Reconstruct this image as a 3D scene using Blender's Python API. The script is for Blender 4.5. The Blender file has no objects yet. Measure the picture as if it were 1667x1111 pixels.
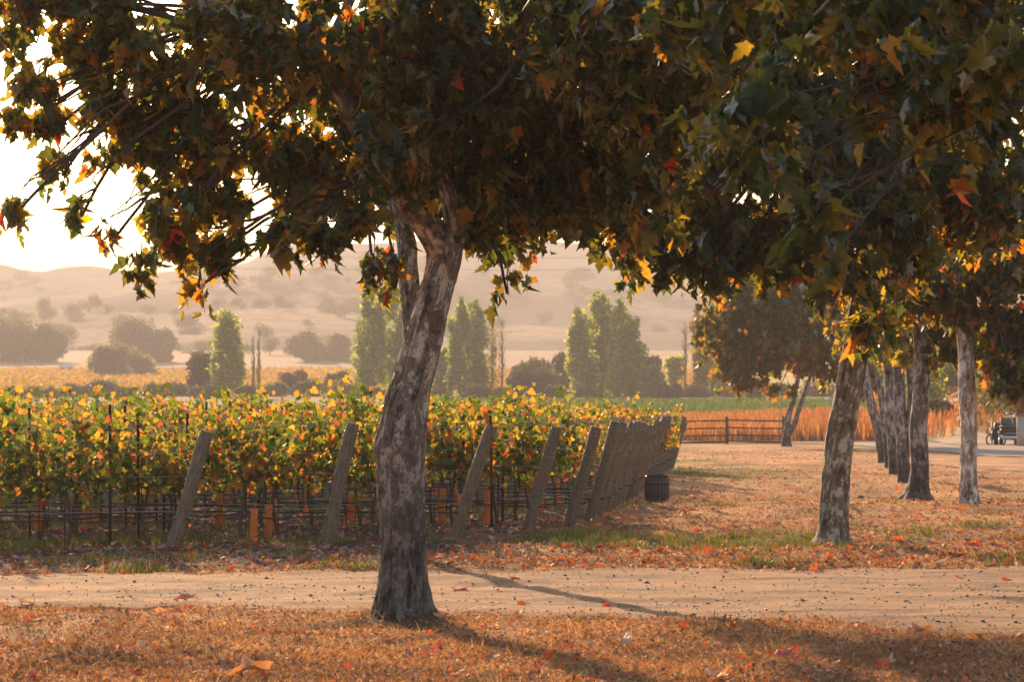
import bpy, math, random
import numpy as np
from mathutils import Vector, Matrix, Euler

rng = np.random.default_rng(7)
random.seed(7)
scene = bpy.context.scene
col = scene.collection

# ------------------------------------------------------------------ camera
F = 5000.0            # focal length in photo pixels (1667 wide)
EYE = 1.7
cam_d = bpy.data.cameras.new("camera")
cam = bpy.data.objects.new("camera", cam_d)
col.objects.link(cam)
cam.location = (0, 0, EYE)
cam.rotation_euler = (math.radians(90) + math.atan(104.5 / F), 0, 0)
cam_d.sensor_width = 36
cam_d.lens = F / 1667 * 36
cam_d.clip_start = 0.5
cam_d.clip_end = 20000
cam_d.dof.use_dof = True
cam_d.dof.focus_distance = 29
cam_d.dof.aperture_fstop = 7.0
scene.camera = cam

# ------------------------------------------------------------------ light
SUN_EL, SUN_AZ = 16.0, -16.0      # azimuth: degrees to the right of +Y (negative = left)
e, a = math.radians(SUN_EL), math.radians(SUN_AZ)
sun_dir = Vector((math.sin(a) * math.cos(e), math.cos(a) * math.cos(e), math.sin(e)))
world = bpy.data.worlds.new("World")
scene.world = world
world.use_nodes = True
wn = world.node_tree
wn.nodes.clear()
sky = wn.nodes.new("ShaderNodeTexSky")
sky.sky_type = 'NISHITA'
sky.sun_disc = False
sky.sun_elevation = e
sky.sun_rotation = a
sky.air_density = 1.0
sky.dust_density = 1.6
sky.ozone_density = 1.0
bg = wn.nodes.new("ShaderNodeBackground")
bg.inputs['Strength'].default_value = 0.11
wo = wn.nodes.new("ShaderNodeOutputWorld")
wn.links.new(sky.outputs[0], bg.inputs[0])
wn.links.new(bg.outputs[0], wo.inputs[0])
sl = bpy.data.lights.new("sun", 'SUN')
sl.energy = 5.0
sl.angle = math.radians(0.6)
sl.color = (1.0, 0.65, 0.37)
so = bpy.data.objects.new("sun", sl)
so.rotation_euler = sun_dir.to_track_quat('Z', 'Y').to_euler()
so.location = (0, 0, 50)
col.objects.link(so)

scene.view_settings.view_transform = 'Standard'
scene.view_settings.look = 'None'
scene.view_settings.exposure = 1.5
scene.view_settings.gamma = 1
scene.render.engine = 'CYCLES'
cy = scene.cycles
cy.use_denoising = True
cy.max_bounces = 7
cy.diffuse_bounces = 3
cy.glossy_bounces = 2
cy.transmission_bounces = 4
cy.transparent_max_bounces = 6
cy.volume_bounces = 1
cy.use_adaptive_sampling = True
cy.adaptive_threshold = 0.02
cy.sample_clamp_indirect = 6
cy.caustics_reflective = False
cy.caustics_refractive = False

# ------------------------------------------------------------------ helpers
def PT(px, py, D):
    """photo pixel at a distance -> world point"""
    return np.array([(px - 833.5) / F * D, D, EYE + (660 - py) / F * D])

def GD(py):
    return EYE * F / (py - 660.0)

def GX(px, py):
    return (px - 833.5) * EYE / (py - 660.0)

def hash3(ix, iy, iz):
    n = (ix * 374761393 + iy * 668265263 + iz * 2147483647 + 1013904223).astype(np.int64)
    n = (n ^ (n >> 13)) * 1274126177
    n = n & 0x7fffffff
    n = (n ^ (n >> 16))
    return (n & 0xffffff) / float(0xffffff)

def vnoise(x, y, z=0.0):
    x = np.asarray(x, float); y = np.asarray(y, float); z = np.zeros_like(x) + z
    ix, iy, iz = np.floor(x).astype(np.int64), np.floor(y).astype(np.int64), np.floor(z).astype(np.int64)
    fx, fy, fz = x - ix, y - iy, z - iz
    fx = fx * fx * (3 - 2 * fx); fy = fy * fy * (3 - 2 * fy); fz = fz * fz * (3 - 2 * fz)
    r = 0
    for dx in (0, 1):
        for dy in (0, 1):
            for dz in (0, 1):
                w = (fx if dx else 1 - fx) * (fy if dy else 1 - fy) * (fz if dz else 1 - fz)
                r = r + w * hash3(ix + dx, iy + dy, iz + dz)
    return r * 2 - 1

def fbm(x, y, z=0.0, o=4):
    s, amp, f = 0, 1.0, 1.0
    for i in range(o):
        s = s + amp * vnoise(np.asarray(x) * f + 17.3 * i, np.asarray(y) * f - 9.1 * i, np.asarray(z) * f)
        amp *= 0.5; f *= 2.03
    return s

def sstep(t):
    t = np.clip(t, 0, 1)
    return t * t * (3 - 2 * t)

# ---- road outline on the ground: near and far edge as functions of x
RX = np.array([-60, -12, -6, -4.2, -2.2, -.6, 1, 2.7, 4.2, 6, 9, 14, 60])
RN = np.array([26.0, 26.0, 26.0, 25.8, 25.4, 24.9, 24.2, 23.3, 22.4, 21.2, 19, 16, 5])
RF = np.array([30.2, 30.2, 30.3, 30.6, 31.0, 31.2, 31.6, 31.9, 32.0, 32, 32, 32, 32])
def road_near(x):
    x = np.asarray(x, float)
    return np.interp(x, RX, RN) + .34 * fbm(x * 1.3, x * 0 + 5.5, 0, 3)
def road_far(x):
    x = np.asarray(x, float)
    return np.interp(x, RX, RF) + .36 * fbm(x * 1.1, x * 0 + 8.5, 0, 3)
def road_mask(x, y):
    n, f = road_near(x), road_far(x)
    return sstep((y - n + .25) / .5) * sstep((f - y + .25) / .5)

PD = np.array([-500, 140, 200, 300, 360, 420, 480, 750, 1000, 1300, 20000])
PZ = np.array([0, 0, .6, 1.7, 2.3, 3.0, 4.0, 10.0, 19.5, 24, 24])
def rut(x, y):
    m = .5 * (np.interp(x, RX, RN) + np.interp(x, RX, RF)); hw = .5 * (np.interp(x, RX, RF) - np.interp(x, RX, RN))
    w = .12 * fbm(x * .25, x * 0 + 2.2, 0, 2)
    a_ = np.exp(-(((y - m - .26 * hw * 1.3 + w) / .32) ** 2)); b_ = np.exp(-(((y - m + .26 * hw * 1.3 + w) / .32) ** 2))
    return a_ + b_
def gz(x, y):
    x = np.asarray(x, float); y = np.asarray(y, float)
    z = np.interp(y, PD, PZ)
    u = x / np.maximum(y, 1)
    z = z + sstep((u - .128) / .035) * np.interp(y, [130, 260, 400, 900], [0, 3.6, 6, 8])
    near = sstep((150 - y) / 100)
    rm = road_mask(x, y)
    b = .05 * fbm(x * .9, y * .9, 0, 3) + .018 * fbm(x * 6, y * 6, 3., 2)
    z = z + near * b * (1 - .6 * rm) - .03 * rut(x, y) * rm * near
    z = z + near * .10 * fbm(x * .12, y * .12, 9., 2)*sstep((y-34)/20)
    # small mound round the main tree
    z = z + .05 * np.exp(-(((x + .86) / .5) ** 2 + ((y - 24.2) / .5) ** 2))
    return z

MATS = {}
def new_mat(name):
    m = bpy.data.materials.new(name)
    m.use_nodes = True
    nt = m.node_tree
    nt.nodes.clear()
    MATS[name] = m
    return m, nt

def N(nt, t, **kw):
    n = nt.nodes.new(t)
    for k, v in kw.items():
        if k in n.inputs.keys() if hasattr(n.inputs, 'keys') else False:
            n.inputs[k].default_value = v
        else:
            setattr(n, k, v)
    return n

def ramp(nt, fac, stops):
    r = nt.nodes.new('ShaderNodeValToRGB')
    el = r.color_ramp.elements
    el[0].position, el[0].color = stops[0][0], (*stops[0][1], 1)
    el[1].position, el[1].color = stops[-1][0], (*stops[-1][1], 1)
    for p, c in stops[1:-1]:
        q = el.new(p); q.color = (*c, 1)
    nt.links.new(fac, r.inputs[0])
    return r

def mixc(nt, fac, A, B, mode='MIX'):
    m = nt.nodes.new('ShaderNodeMix')
    m.data_type = 'RGBA'; m.blend_type = mode
    for i, v in ((0, fac), (6, A), (7, B)):
        if hasattr(v, 'is_linked') or isinstance(v, bpy.types.NodeSocket):
            nt.links.new(v, m.inputs[i])
        elif i == 0:
            m.inputs[0].default_value = v
        else:
            m.inputs[i].default_value = (*v, 1)
    return m.outputs[2]

def simple_mat(name, c, rough=.7, var=.25, scale=8.0, bump=.2, metal=0, bdist=.01, coord='Object', stretch=None):
    m, nt = new_mat(name)
    out = nt.nodes.new('ShaderNodeOutputMaterial')
    p = nt.nodes.new('ShaderNodeBsdfPrincipled')
    p.inputs['Roughness'].default_value = rough
    p.inputs['Metallic'].default_value = metal
    tc = nt.nodes.new('ShaderNodeTexCoord')
    src = tc.outputs[coord]
    if stretch:
        mp = nt.nodes.new('ShaderNodeMapping'); mp.inputs['Scale'].default_value = stretch
        nt.links.new(src, mp.inputs[0]); src = mp.outputs[0]
    n = nt.nodes.new('ShaderNodeTexNoise'); n.inputs['Scale'].default_value = scale
    n.inputs['Detail'].default_value = 6; n.inputs['Roughness'].default_value = .65
    nt.links.new(src, n.inputs[0])
    lo = tuple(v * (1 - var) for v in c); hi = tuple(min(1, v * (1 + var)) for v in c)
    r = ramp(nt, n.outputs[0], [(.3, lo), (.7, hi)])
    nt.links.new(r.outputs[0], p.inputs['Base Color'])
    b = nt.nodes.new('ShaderNodeBump'); b.inputs['Strength'].default_value = bump; b.inputs['Distance'].default_value = bdist
    nt.links.new(n.outputs[0], b.inputs['Height']); nt.links.new(b.outputs[0], p.inputs['Normal'])
    nt.links.new(p.outputs[0], out.inputs[0])
    return m

def leaf_mat(name, trans=.5, gloss=.08, rough=.45, noise_scale=25.0, tmul=(1.5, 1.15, .6)):
    m, nt = new_mat(name)
    out = nt.nodes.new('ShaderNodeOutputMaterial')
    at = nt.nodes.new('ShaderNodeAttribute'); at.attribute_name = 'tint'
    tc = nt.nodes.new('ShaderNodeTexCoord')
    n = nt.nodes.new('ShaderNodeTexNoise'); n.inputs['Scale'].default_value = noise_scale; n.inputs['Detail'].default_value = 3
    nt.links.new(tc.outputs['Object'], n.inputs[0])
    r = ramp(nt, n.outputs[0], [(.3, (.72, .68, .62)), (.68, (1.2, 1.2, 1.2))])
    c = mixc(nt, 1.0, at.outputs['Color'], r.outputs[0], 'MULTIPLY')
    d = nt.nodes.new('ShaderNodeBsdfDiffuse'); nt.links.new(c, d.inputs[0])
    t = nt.nodes.new('ShaderNodeBsdfTranslucent')
    c2 = mixc(nt, 1.0, c, tmul, 'MULTIPLY'); nt.links.new(c2, t.inputs[0])
    g = nt.nodes.new('ShaderNodeBsdfGlossy'); g.inputs['Roughness'].default_value = rough
    g.inputs[0].default_value = (.8, .85, .9, 1)
    m1 = nt.nodes.new('ShaderNodeMixShader'); m1.inputs[0].default_value = trans
    nt.links.new(d.outputs[0], m1.inputs[1]); nt.links.new(t.outputs[0], m1.inputs[2])
    m2 = nt.nodes.new('ShaderNodeMixShader')
    fr = nt.nodes.new('ShaderNodeFresnel'); fr.inputs[0].default_value = 1.4
    mu = nt.nodes.new('ShaderNodeMath'); mu.operation = 'MULTIPLY'; mu.inputs[1].default_value = gloss * 10
    nt.links.new(fr.outputs[0], mu.inputs[0])
    mn = nt.nodes.new('ShaderNodeMath'); mn.operation = 'MINIMUM'; mn.inputs[1].default_value = gloss * 3
    nt.links.new(mu.outputs[0], mn.inputs[0])
    nt.links.new(mn.outputs[0], m2.inputs[0])
    nt.links.new(m1.outputs[0], m2.inputs[1]); nt.links.new(g.outputs[0], m2.inputs[2])
    nt.links.new(m2.outputs[0], out.inputs[0])
    return m

LEAF = leaf_mat('sycamore_leaf', .65, .04, tmul=(2.3, 1.6, .6))
VLEAF = leaf_mat('vine_leaf', .6, .04, .5, 30, (1.5, 1.2, .55))
FARLEAF = leaf_mat('far_foliage', .6, .03, .5, 1.0, (2.1, 1.9, .6))
DRYLEAF = leaf_mat('dry_leaf', .35, .03, .6, 30, (1.4, 1.0, .6))
GRASS = leaf_mat('grass_blade', .4, .02, .6, 4, (1.3, 1.1, .6))

def mesh_tris(name, V, T, tint=None, mats=(), smooth=False, uv=None):
    me = bpy.data.meshes.new(name)
    V = np.ascontiguousarray(V, dtype=np.float32).reshape(-1, 3)
    T = np.ascontiguousarray(T, dtype=np.int32)
    k = T.shape[1]
    me.vertices.add(len(V)); me.vertices.foreach_set('co', V.ravel())
    me.loops.add(T.size); me.loops.foreach_set('vertex_index', T.ravel())
    me.polygons.add(len(T))
    me.polygons.foreach_set('loop_start', np.arange(0, T.size, k, dtype=np.int32))
    me.polygons.foreach_set('loop_total', np.full(len(T), k, dtype=np.int32))
    if smooth:
        me.polygons.foreach_set('use_smooth', np.ones(len(T), dtype=bool))
    if tint is not None:
        at = me.attributes.new('tint', 'FLOAT_COLOR', 'POINT')
        t4 = np.ones((len(V), 4), dtype=np.float32); t4[:, :3] = tint
        at.data.foreach_set('color', t4.ravel())
    for m in mats: me.materials.append(m)
    me.update(calc_edges=True)
    return me

def link(name, me, parent=None, kind=None, label=None, cat=None, group=None, loc=None, rot=None, scale=None):
    o = bpy.data.objects.new(name, me)
    col.objects.link(o)
    if parent is not None: o.parent = parent
    if loc is not None: o.location = loc
    if rot is not None: o.rotation_euler = rot
    if scale is not None: o.scale = scale if hasattr(scale, '__len__') else (scale,) * 3
    if kind: o['kind'] = kind
    if label: o['label'] = label
    if cat: o['category'] = cat
    if group: o['group'] = group
    return o

def copy_tree(o, parent=None):
    c = o.copy(); col.objects.link(c); c.parent = parent
    for ch in o.children: copy_tree(ch, c)
    return c

# ---- tubes and solids collected as quads
class MB:
    def __init__(s): s.V, s.Q, s.n = [], [], 0
    def add(s, V, Q):
        s.V.append(np.asarray(V, float)); s.Q.append(np.asarray(Q, int) + s.n); s.n += len(V)
    def tube(s, pts, rad, seg=8, cap=True):
        pts = np.asarray(pts, float); n = len(pts)
        rad = np.broadcast_to(np.asarray(rad, float), (n,))
        tan = np.gradient(pts, axis=0); tan /= np.linalg.norm(tan, axis=1)[:, None] + 1e-9
        up = np.array([0, 0, 1.]) if abs(tan[0][2]) < .9 else np.array([0, 1., 0])
        A = np.cross(tan, up); A /= np.linalg.norm(A, axis=1)[:, None] + 1e-9
        B = np.cross(tan, A)
        th = np.arange(seg) / seg * 2 * math.pi
        V = pts[:, None] + rad[:, None, None] * (np.cos(th)[None, :, None] * A[:, None] + np.sin(th)[None, :, None] * B[:, None])
        V = V.reshape(-1, 3)
        i = np.arange(n - 1)[:, None] * seg; j = np.arange(seg)[None]; k = (j + 1) % seg
        Q = np.stack([i + j, i + k, i + seg + k, i + seg + j], -1).reshape(-1, 4)
        if cap:
            V = np.vstack([V, pts[0], pts[-1]]); c0, c1 = n * seg, n * seg + 1
            Qc = []
            for t in range(0, seg, 2):
                a_, b_, c_ = t, (t + 1) % seg, (t + 2) % seg
                Qc.append([c0, c_, b_, a_]); o_ = (n - 1) * seg
                Qc.append([c1, o_ + a_, o_ + b_, o_ + c_])
            Q = np.vstack([Q, Qc])
        s.add(V, Q)
    def box(s, c, d, R=None):
        c = np.asarray(c, float); d = np.asarray(d, float) / 2
        V = np.array([[x, y, z] for x in (-1, 1) for y in (-1, 1) for z in (-1, 1)], float) * d
        if R is not None: V = V @ np.asarray(R).T
        s.add(V + c, [[0, 1, 3, 2], [4, 6, 7, 5], [0, 4, 5, 1], [2, 3, 7, 6], [0, 2, 6, 4], [1, 5, 7, 3]])
    def lathe(s, prof, seg=24, c=(0, 0, 0)):
        prof = np.asarray(prof, float); n = len(prof)
        th = np.arange(seg) / seg * 2 * math.pi
        V = np.stack([prof[:, 0][:, None] * np.cos(th), prof[:, 0][:, None] * np.sin(th), np.broadcast_to(prof[:, 1][:, None], (n, seg))], -1).reshape(-1, 3) + np.asarray(c)
        i = np.arange(n - 1)[:, None] * seg; j = np.arange(seg)[None]; k = (j + 1) % seg
        s.add(V, np.stack([i + j, i + k, i + seg + k, i + seg + j], -1).reshape(-1, 4))
    def mesh(s, name, mat, smooth=True):
        return mesh_tris(name, np.vstack(s.V), np.vstack(s.Q), None, (mat,), smooth)

# ---- leaves
def leaf_template(half, cx, curl, fold, ripple=0.0, width=1.0):
    h = np.array(half, float) * [1, width]
    out = np.vstack([h, h[-2:0:-1] * [1, -1]])
    n = len(out)
    V = np.vstack([[cx, 0], out])
    z = fold * np.abs(V[:, 1]) - curl * (V[:, 0] ** 2) - .5 * curl * V[:, 1] ** 2
    if ripple: z = z + ripple * np.sin(V[:, 0] * 9 + V[:, 1] * 7)
    V[:, 1] += .05 * np.sin(V[:, 0] * 5 + curl * 20); V = np.c_[V, z]
    T = np.array([[0, 1 + i, 1 + (i + 1) % n] for i in range(n)])
    return V, T

SYC = [(0, 0), (-.07, .16), (-.09, .34), (.08, .27), (.14, .36), (.36, .56), (.42, .40), (.46, .25), (.60, .32), (.74, .17), (.97, 0)]
SYC_LO = [(0, 0), (-.08, .34), (.12, .27), (.38, .54), (.48, .25), (.95, 0)]
VIN = [(0, 0), (-.12, .3), (.1, .48), (.42, .50), (.5, .34), (.72, .33), (1, 0)]
SYCT = [leaf_template(SYC, .3, c, f, r, w) for c, f, r, w in ((.45, .3, .04, .9), (.9, .6, .05, .8), (.4, -.35, .07, .75), (1.1, .45, .05, .9), (.7, 1.1, .04, .7), (.3, .2, .08, 1.0), (1.4, -.3, .05, .85), (-.5, .7, .06, .65))]
SYCL = [leaf_template(SYC_LO, .3, c, f) for c, f in ((.35, .2), (.6, .3))]
VINT = [leaf_template(VIN, .3, c, f) for c, f in ((.3, .25), (.6, .1), (.1, .35))]
DRYT = [leaf_template(SYC, .3, c, f, r, w) for c, f, r, w in ((.7, .3, .06, .8), (-.3, -.25, .08, .7), (1.0, .2, .08, .9), (.4, .9, .08, .6))]

def unit(v): return v / (np.linalg.norm(v, axis=-1, keepdims=True) + 1e-9)

def frames(tip, nrm):
    x = unit(tip); z = unit(nrm - (nrm * x).sum(-1, keepdims=True) * x); y = np.cross(z, x)
    return np.stack([x, y, z], -1)       # columns

def scatter_leaves(templates, pos, R, size, tint):
    Vs, Ts, Cs, off = [], [], [], 0
    idx = rng.integers(0, len(templates), len(pos))
    for k, (tv, tt) in enumerate(templates):
        s = np.where(idx == k)[0]
        if not len(s): continue
        V = np.einsum('nij,vj->nvi', R[s], tv) * size[s][:, None, None] + pos[s][:, None]
        T = tt[None] + (np.arange(len(s)) * len(tv))[:, None, None] + off
        Vs.append(V.reshape(-1, 3)); Ts.append(T.reshape(-1, 3))
        Cs.append(np.repeat(tint[s], len(tv), axis=0)); off += len(s) * len(tv)
    return np.vstack(Vs), np.vstack(Ts), np.vstack(Cs)

SYC_PAL = np.array([[.035, .062, .022], [.055, .08, .02], [.12, .13, .024], [.19, .16, .028], [.24, .15, .03], [.28, .11, .025], [.38, .07, .02]])
SYC_W = np.array([.30, .27, .22, .12, .05, .014, .006])
VIN_PAL = np.array([[.06, .12, .025], [.11, .17, .03], [.22, .25, .04], [.42, .33, .06], [.50, .24, .05], [.50, .12, .03], [.20, .12, .04]])
VIN_W = np.array([.27, .27, .23, .11, .075, .02, .035])

def pal(P, W, n, jit=.2):
    c = P[rng.choice(len(P), n, p=W / W.sum())]
    return c * (1 + rng.uniform(-jit, jit, (n, 1))) * (1 + rng.uniform(-.08, .08, (n, 3)))

def in_frame(p, m=0):
    px = p[:, 0] / p[:, 1] * F + 833.5; py = 660 - (p[:, 2] - EYE) / p[:, 1] * F
    return (px > -m) & (px < 1667 + m) & (py > -m) & (py < 1111 + m), px, py

# ------------------------------------------------------------------ structure: ground
def ground_material():
    m, nt = new_mat('ground_soil')
    out = nt.nodes.new('ShaderNodeOutputMaterial')
    p = nt.nodes.new('ShaderNodeBsdfPrincipled'); p.inputs['Roughness'].default_value = .95
    p.inputs['Specular IOR Level'].default_value = .15
    at = nt.nodes.new('ShaderNodeAttribute'); at.attribute_name = 'tint'
    tc = nt.nodes.new('ShaderNodeTexCoord')
    n1 = N(nt, 'ShaderNodeTexNoise'); n1.inputs['Scale'].default_value = 9; n1.inputs['Detail'].default_value = 8; n1.inputs['Roughness'].default_value = .75
    nt.links.new(tc.outputs['Object'], n1.inputs[0])
    n2 = N(nt, 'ShaderNodeTexNoise'); n2.inputs['Scale'].default_value = .8; n2.inputs['Detail'].default_value = 5
    nt.links.new(tc.outputs['Object'], n2.inputs[0])
    r1 = ramp(nt, n1.outputs[0], [(.3, (.5, .48, .45)), (.5, (.95, .95, .95)), (.72, (1.35, 1.3, 1.2))])
    r2 = ramp(nt, n2.outputs[0], [(.35, (.75, .78, .8)), (.65, (1.15, 1.1, 1.05))])
    c = mixc(nt, 1, at.outputs['Color'], r1.outputs[0], 'MULTIPLY')
    c = mixc(nt, 1, c, r2.outputs[0], 'MULTIPLY')
    nt.links.new(c, p.inputs['Base Color'])
    b = N(nt, 'ShaderNodeBump'); b.inputs['Strength'].default_value = .8; b.inputs['Distance'].default_value = .04
    nt.links.new(n1.outputs[0], b.inputs['Height']); nt.links.new(b.outputs[0], p.inputs['Normal'])
    nt.links.new(p.outputs[0], out.inputs[0])
    return m
GROUND = ground_material()

def grid_mesh(name, xs, ys, zf, tintf, mat, smooth=True):
    X, Y = np.meshgrid(xs, ys)
    Z = zf(X, Y)
    V = np.stack([X, Y, Z], -1).reshape(-1, 3)
    nx, ny = len(xs), len(ys)
    i = np.arange(ny - 1)[:, None] * nx; j = np.arange(nx - 1)[None]
    Q = np.stack([i + j, i + j + 1, i + nx + j + 1, i + nx + j], -1).reshape(-1, 4)
    t = tintf(X, Y).reshape(-1, 3) if tintf else None
    return mesh_tris(name, V, Q, t, (mat,), smooth)

def lerp3(A, B, f): return A * (1 - f[..., None]) + B * f[..., None]

# end-of-row line of the vineyard
ROWS_D = [36.2, 37.8, 39.2, 41.4, 42.3, 43.6]
ROWS_X = [-4.03, -2.31, -.75, .2, .77, 1.07]
for i in range(21):
    d = 43.6 + 2.0 * (i + 1)
    ROWS_D.append(d); ROWS_X.append(1.07 + 3.3 * (d - 43.6) / 42)
def row_end(y): return np.interp(y, ROWS_D, ROWS_X)
def vine_mask(x, y):
    return sstep((y - 35.2 - .3*fbm(x*.7, y*0, 2, 2)) / .8) * sstep((row_end(y) + .5 - x) / .8) * sstep((92 - y) / 4)

STRAW = np.array([.56, .30, .13]); LITTER = np.array([.40, .175, .07]); SOIL = np.array([.075, .054, .042])
GREEN = np.array([.10, .14, .035]); TAN = np.array([.42, .27, .15])
def green_mask(x, y):
    u = x / np.maximum(y, 1) * F + 833.5
    g = 1.25 * np.exp(-((y - 38.2) / 2.2) ** 2) * sstep((u - 820) / 120) * sstep((1540 - u) / 80)
    g = g * sstep(.75 + .7 * fbm(x * .9, y * .5, 4, 3))
    g2 = sstep((fbm(x * .5, y * .35, 7, 3) - .15) / .35) * vine_mask(x, y) * .85
    g3 = sstep((y - 62) / 15) * sstep((110 - y) / 25) * sstep((9 - x) / 4) * sstep(.45 + .9 * fbm(x * .4, y * .2, 11, 3)) * (1 - vine_mask(x, y)) * 1.1
    g4 = .5 * sstep((fbm(x * 1.1, y * .9, 14, 3) - .5) / .3) * (y > 30) * (y < 60)
    return np.clip(g + g2 + g3 + g4, 0, 1)

def ground_tint(x, y):
    f = fbm(x * .6, y * .6, 1, 3)
    c = lerp3(np.broadcast_to(STRAW, x.shape + (3,)), np.broadcast_to(LITTER, x.shape + (3,)), sstep(.5 + f))
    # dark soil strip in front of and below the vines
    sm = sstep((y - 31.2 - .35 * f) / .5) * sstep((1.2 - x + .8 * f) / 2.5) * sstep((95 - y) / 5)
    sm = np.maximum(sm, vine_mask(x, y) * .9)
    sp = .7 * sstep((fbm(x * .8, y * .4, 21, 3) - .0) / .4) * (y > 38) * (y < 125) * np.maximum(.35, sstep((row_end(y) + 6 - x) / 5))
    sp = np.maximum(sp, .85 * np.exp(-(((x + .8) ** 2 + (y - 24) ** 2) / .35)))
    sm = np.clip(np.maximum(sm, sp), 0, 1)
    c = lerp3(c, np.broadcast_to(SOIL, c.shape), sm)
    c = lerp3(c, np.broadcast_to(GREEN, c.shape), green_mask(x, y) * .75)
    # far fields
    far = sstep((y - 128) / 10)
    c = lerp3(c, np.broadcast_to(np.array([.26, .145, .07]), c.shape), far)
    gf = sstep((y - 205) / 10) * sstep((352 - y) / 10) * sstep((.13 - x / np.maximum(y, 1)) / .02)
    c = lerp3(c, np.broadcast_to(np.array([.07, .15, .035]), c.shape), gf)
    sc = sstep((y - 352) / 8) * sstep((478 - y) / 8)
    c = lerp3(c, np.broadcast_to(np.array([.16, .12, .06]), c.shape), sc)
    yf = sstep((y - 475) / 10) * sstep((770 + 30 * f - y) / 12)
    c = lerp3(c, np.broadcast_to(np.array([.46, .29, .05]), c.shape), yf)
    pf = sstep((y - 775) / 15)
    c = lerp3(c, np.broadcast_to(np.array([.33, .20, .115]), c.shape), pf)
    return c

xs = np.concatenate([-np.geomspace(2500, 8, 60), np.arange(-7.8, 10, .1), np.geomspace(10.2, 2500, 60)])
ys = np.concatenate([np.linspace(-300, 8, 14), np.arange(10, 17.5, .6), np.arange(17.6, 46, .1), np.geomspace(46.15, 150, 170), np.geomspace(152, 1300, 110), np.geomspace(1350, 4700, 10)])
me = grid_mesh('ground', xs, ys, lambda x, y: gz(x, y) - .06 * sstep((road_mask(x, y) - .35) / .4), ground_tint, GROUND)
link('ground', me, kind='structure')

# gravel road
def road_material(name, c, sc=22):
    m, nt = new_mat(name)
    out = nt.nodes.new('ShaderNodeOutputMaterial')
    p = nt.nodes.new('ShaderNodeBsdfPrincipled'); p.inputs['Roughness'].default_value = .95
    p.inputs['Specular IOR Level'].default_value = .15
    tc = nt.nodes.new('ShaderNodeTexCoord')
    mp = nt.nodes.new('ShaderNodeMapping'); mp.inputs['Scale'].default_value = (.35, 1.2, 1)
    nt.links.new(tc.outputs['Object'], mp.inputs[0])
    n0 = N(nt, 'ShaderNodeTexNoise'); n0.inputs['Scale'].default_value = 1.6; n0.inputs['Detail'].default_value = 5
    nt.links.new(mp.outputs[0], n0.inputs[0])
    n1 = N(nt, 'ShaderNodeTexNoise'); n1.inputs['Scale'].default_value = sc; n1.inputs['Detail'].default_value = 8; n1.inputs['Roughness'].default_value = .8
    nt.links.new(tc.outputs['Object'], n1.inputs[0])
    v = N(nt, 'ShaderNodeTexVoronoi'); v.inputs['Scale'].default_value = 45
    nt.links.new(tc.outputs['Object'], v.inputs[0])
    r0 = ramp(nt, n0.outputs[0], [(.36, (c[0] * .52, c[1] * .58, c[2] * .70)), (.45, tuple(.85 * q for q in c)), (.54, c), (.7, (c[0] * 1.12, c[1] * 1.02, c[2] * .92))])  # bluish dark end: dirt and shade patches put into the colour
    r1 = ramp(nt, n1.outputs[0], [(.34, (.45, .46, .5)), (.48, (1, 1, 1)), (.66, (1.3, 1.25, 1.15))])
    r2 = ramp(nt, v.outputs['Distance'], [(.0, (.85, .85, .9)), (.5, (1.1, 1.1, 1.1))])
    at = nt.nodes.new('ShaderNodeAttribute'); at.attribute_name = 'tint'
    r0c = mixc(nt, 1, r0.outputs[0], at.outputs['Color'], 'MULTIPLY')
    cc = mixc(nt, 1, r0c, r1.outputs[0], 'MULTIPLY'); cc = mixc(nt, .6, cc, r2.outputs[0], 'MULTIPLY')
    nt.links.new(cc, p.inputs['Base Color'])
    b = N(nt, 'ShaderNodeBump'); b.inputs['Strength'].default_value = .7; b.inputs['Distance'].default_value = .015
    nt.links.new(n1.outputs[0], b.inputs['Height']); nt.links.new(b.outputs[0], p.inputs['Normal'])
    nt.links.new(p.outputs[0], out.inputs[0])
    return m
ROADM = road_material('gravel', (.35, .208, .112))
FROADM = road_material('far_gravel', (.30, .235, .18))
TRACKM = road_material('dirt_track', (.36, .25, .15), 3)

def strip(name, xs, fn, ff, ny, mat, dz=.006):
    t = np.linspace(0, 1, ny)
    X = np.repeat(np.asarray(xs)[None], ny, 0)
    Y = fn(xs)[None] * (1 - t[:, None]) + ff(xs)[None] * t[:, None]
    Z = gz(X, Y) + dz - .02 * (t[:, None] * (1 - t[:, None]) < 1e-4)
    V = np.stack([X, Y, Z], -1).reshape(-1, 3); nx = len(xs)
    i = np.arange(ny - 1)[:, None] * nx; j = np.arange(nx - 1)[None]
    Q = np.stack([i + j, i + j + 1, i + nx + j + 1, i + nx + j], -1).reshape(-1, 4)
    e_ = np.minimum(Y - fn(xs)[None], ff(xs)[None] - Y)
    f_ = fbm(X * 1.4, Y * 1.8, 31, 4)
    k_ = sstep((.55 - e_ + .5 * f_) / .5) * .75 + .35 * sstep((f_ - .35) / .5)
    ru = rut(X, Y)[..., None]
    T_ = 1 - k_[..., None] * np.array([.22, .36, .48]) + ru * np.array([.22, .20, .20]) - .22 * sstep((fbm(X * .5, Y * 2.5, 6, 3)) / .5)[..., None]  # edge dirt, pale ruts, and streaky shade patches painted into the tint
    return link(name, mesh_tris(name, V, Q, T_.reshape(-1, 3), (mat,), True), kind='structure')
strip('gravel_road', np.concatenate([np.linspace(-50, -8, 30), np.arange(-7.8, 11, .08), np.linspace(11.2, 40, 30)]),
      lambda x: road_near(x), lambda x: road_far(x), 90, ROADM, .012)

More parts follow.
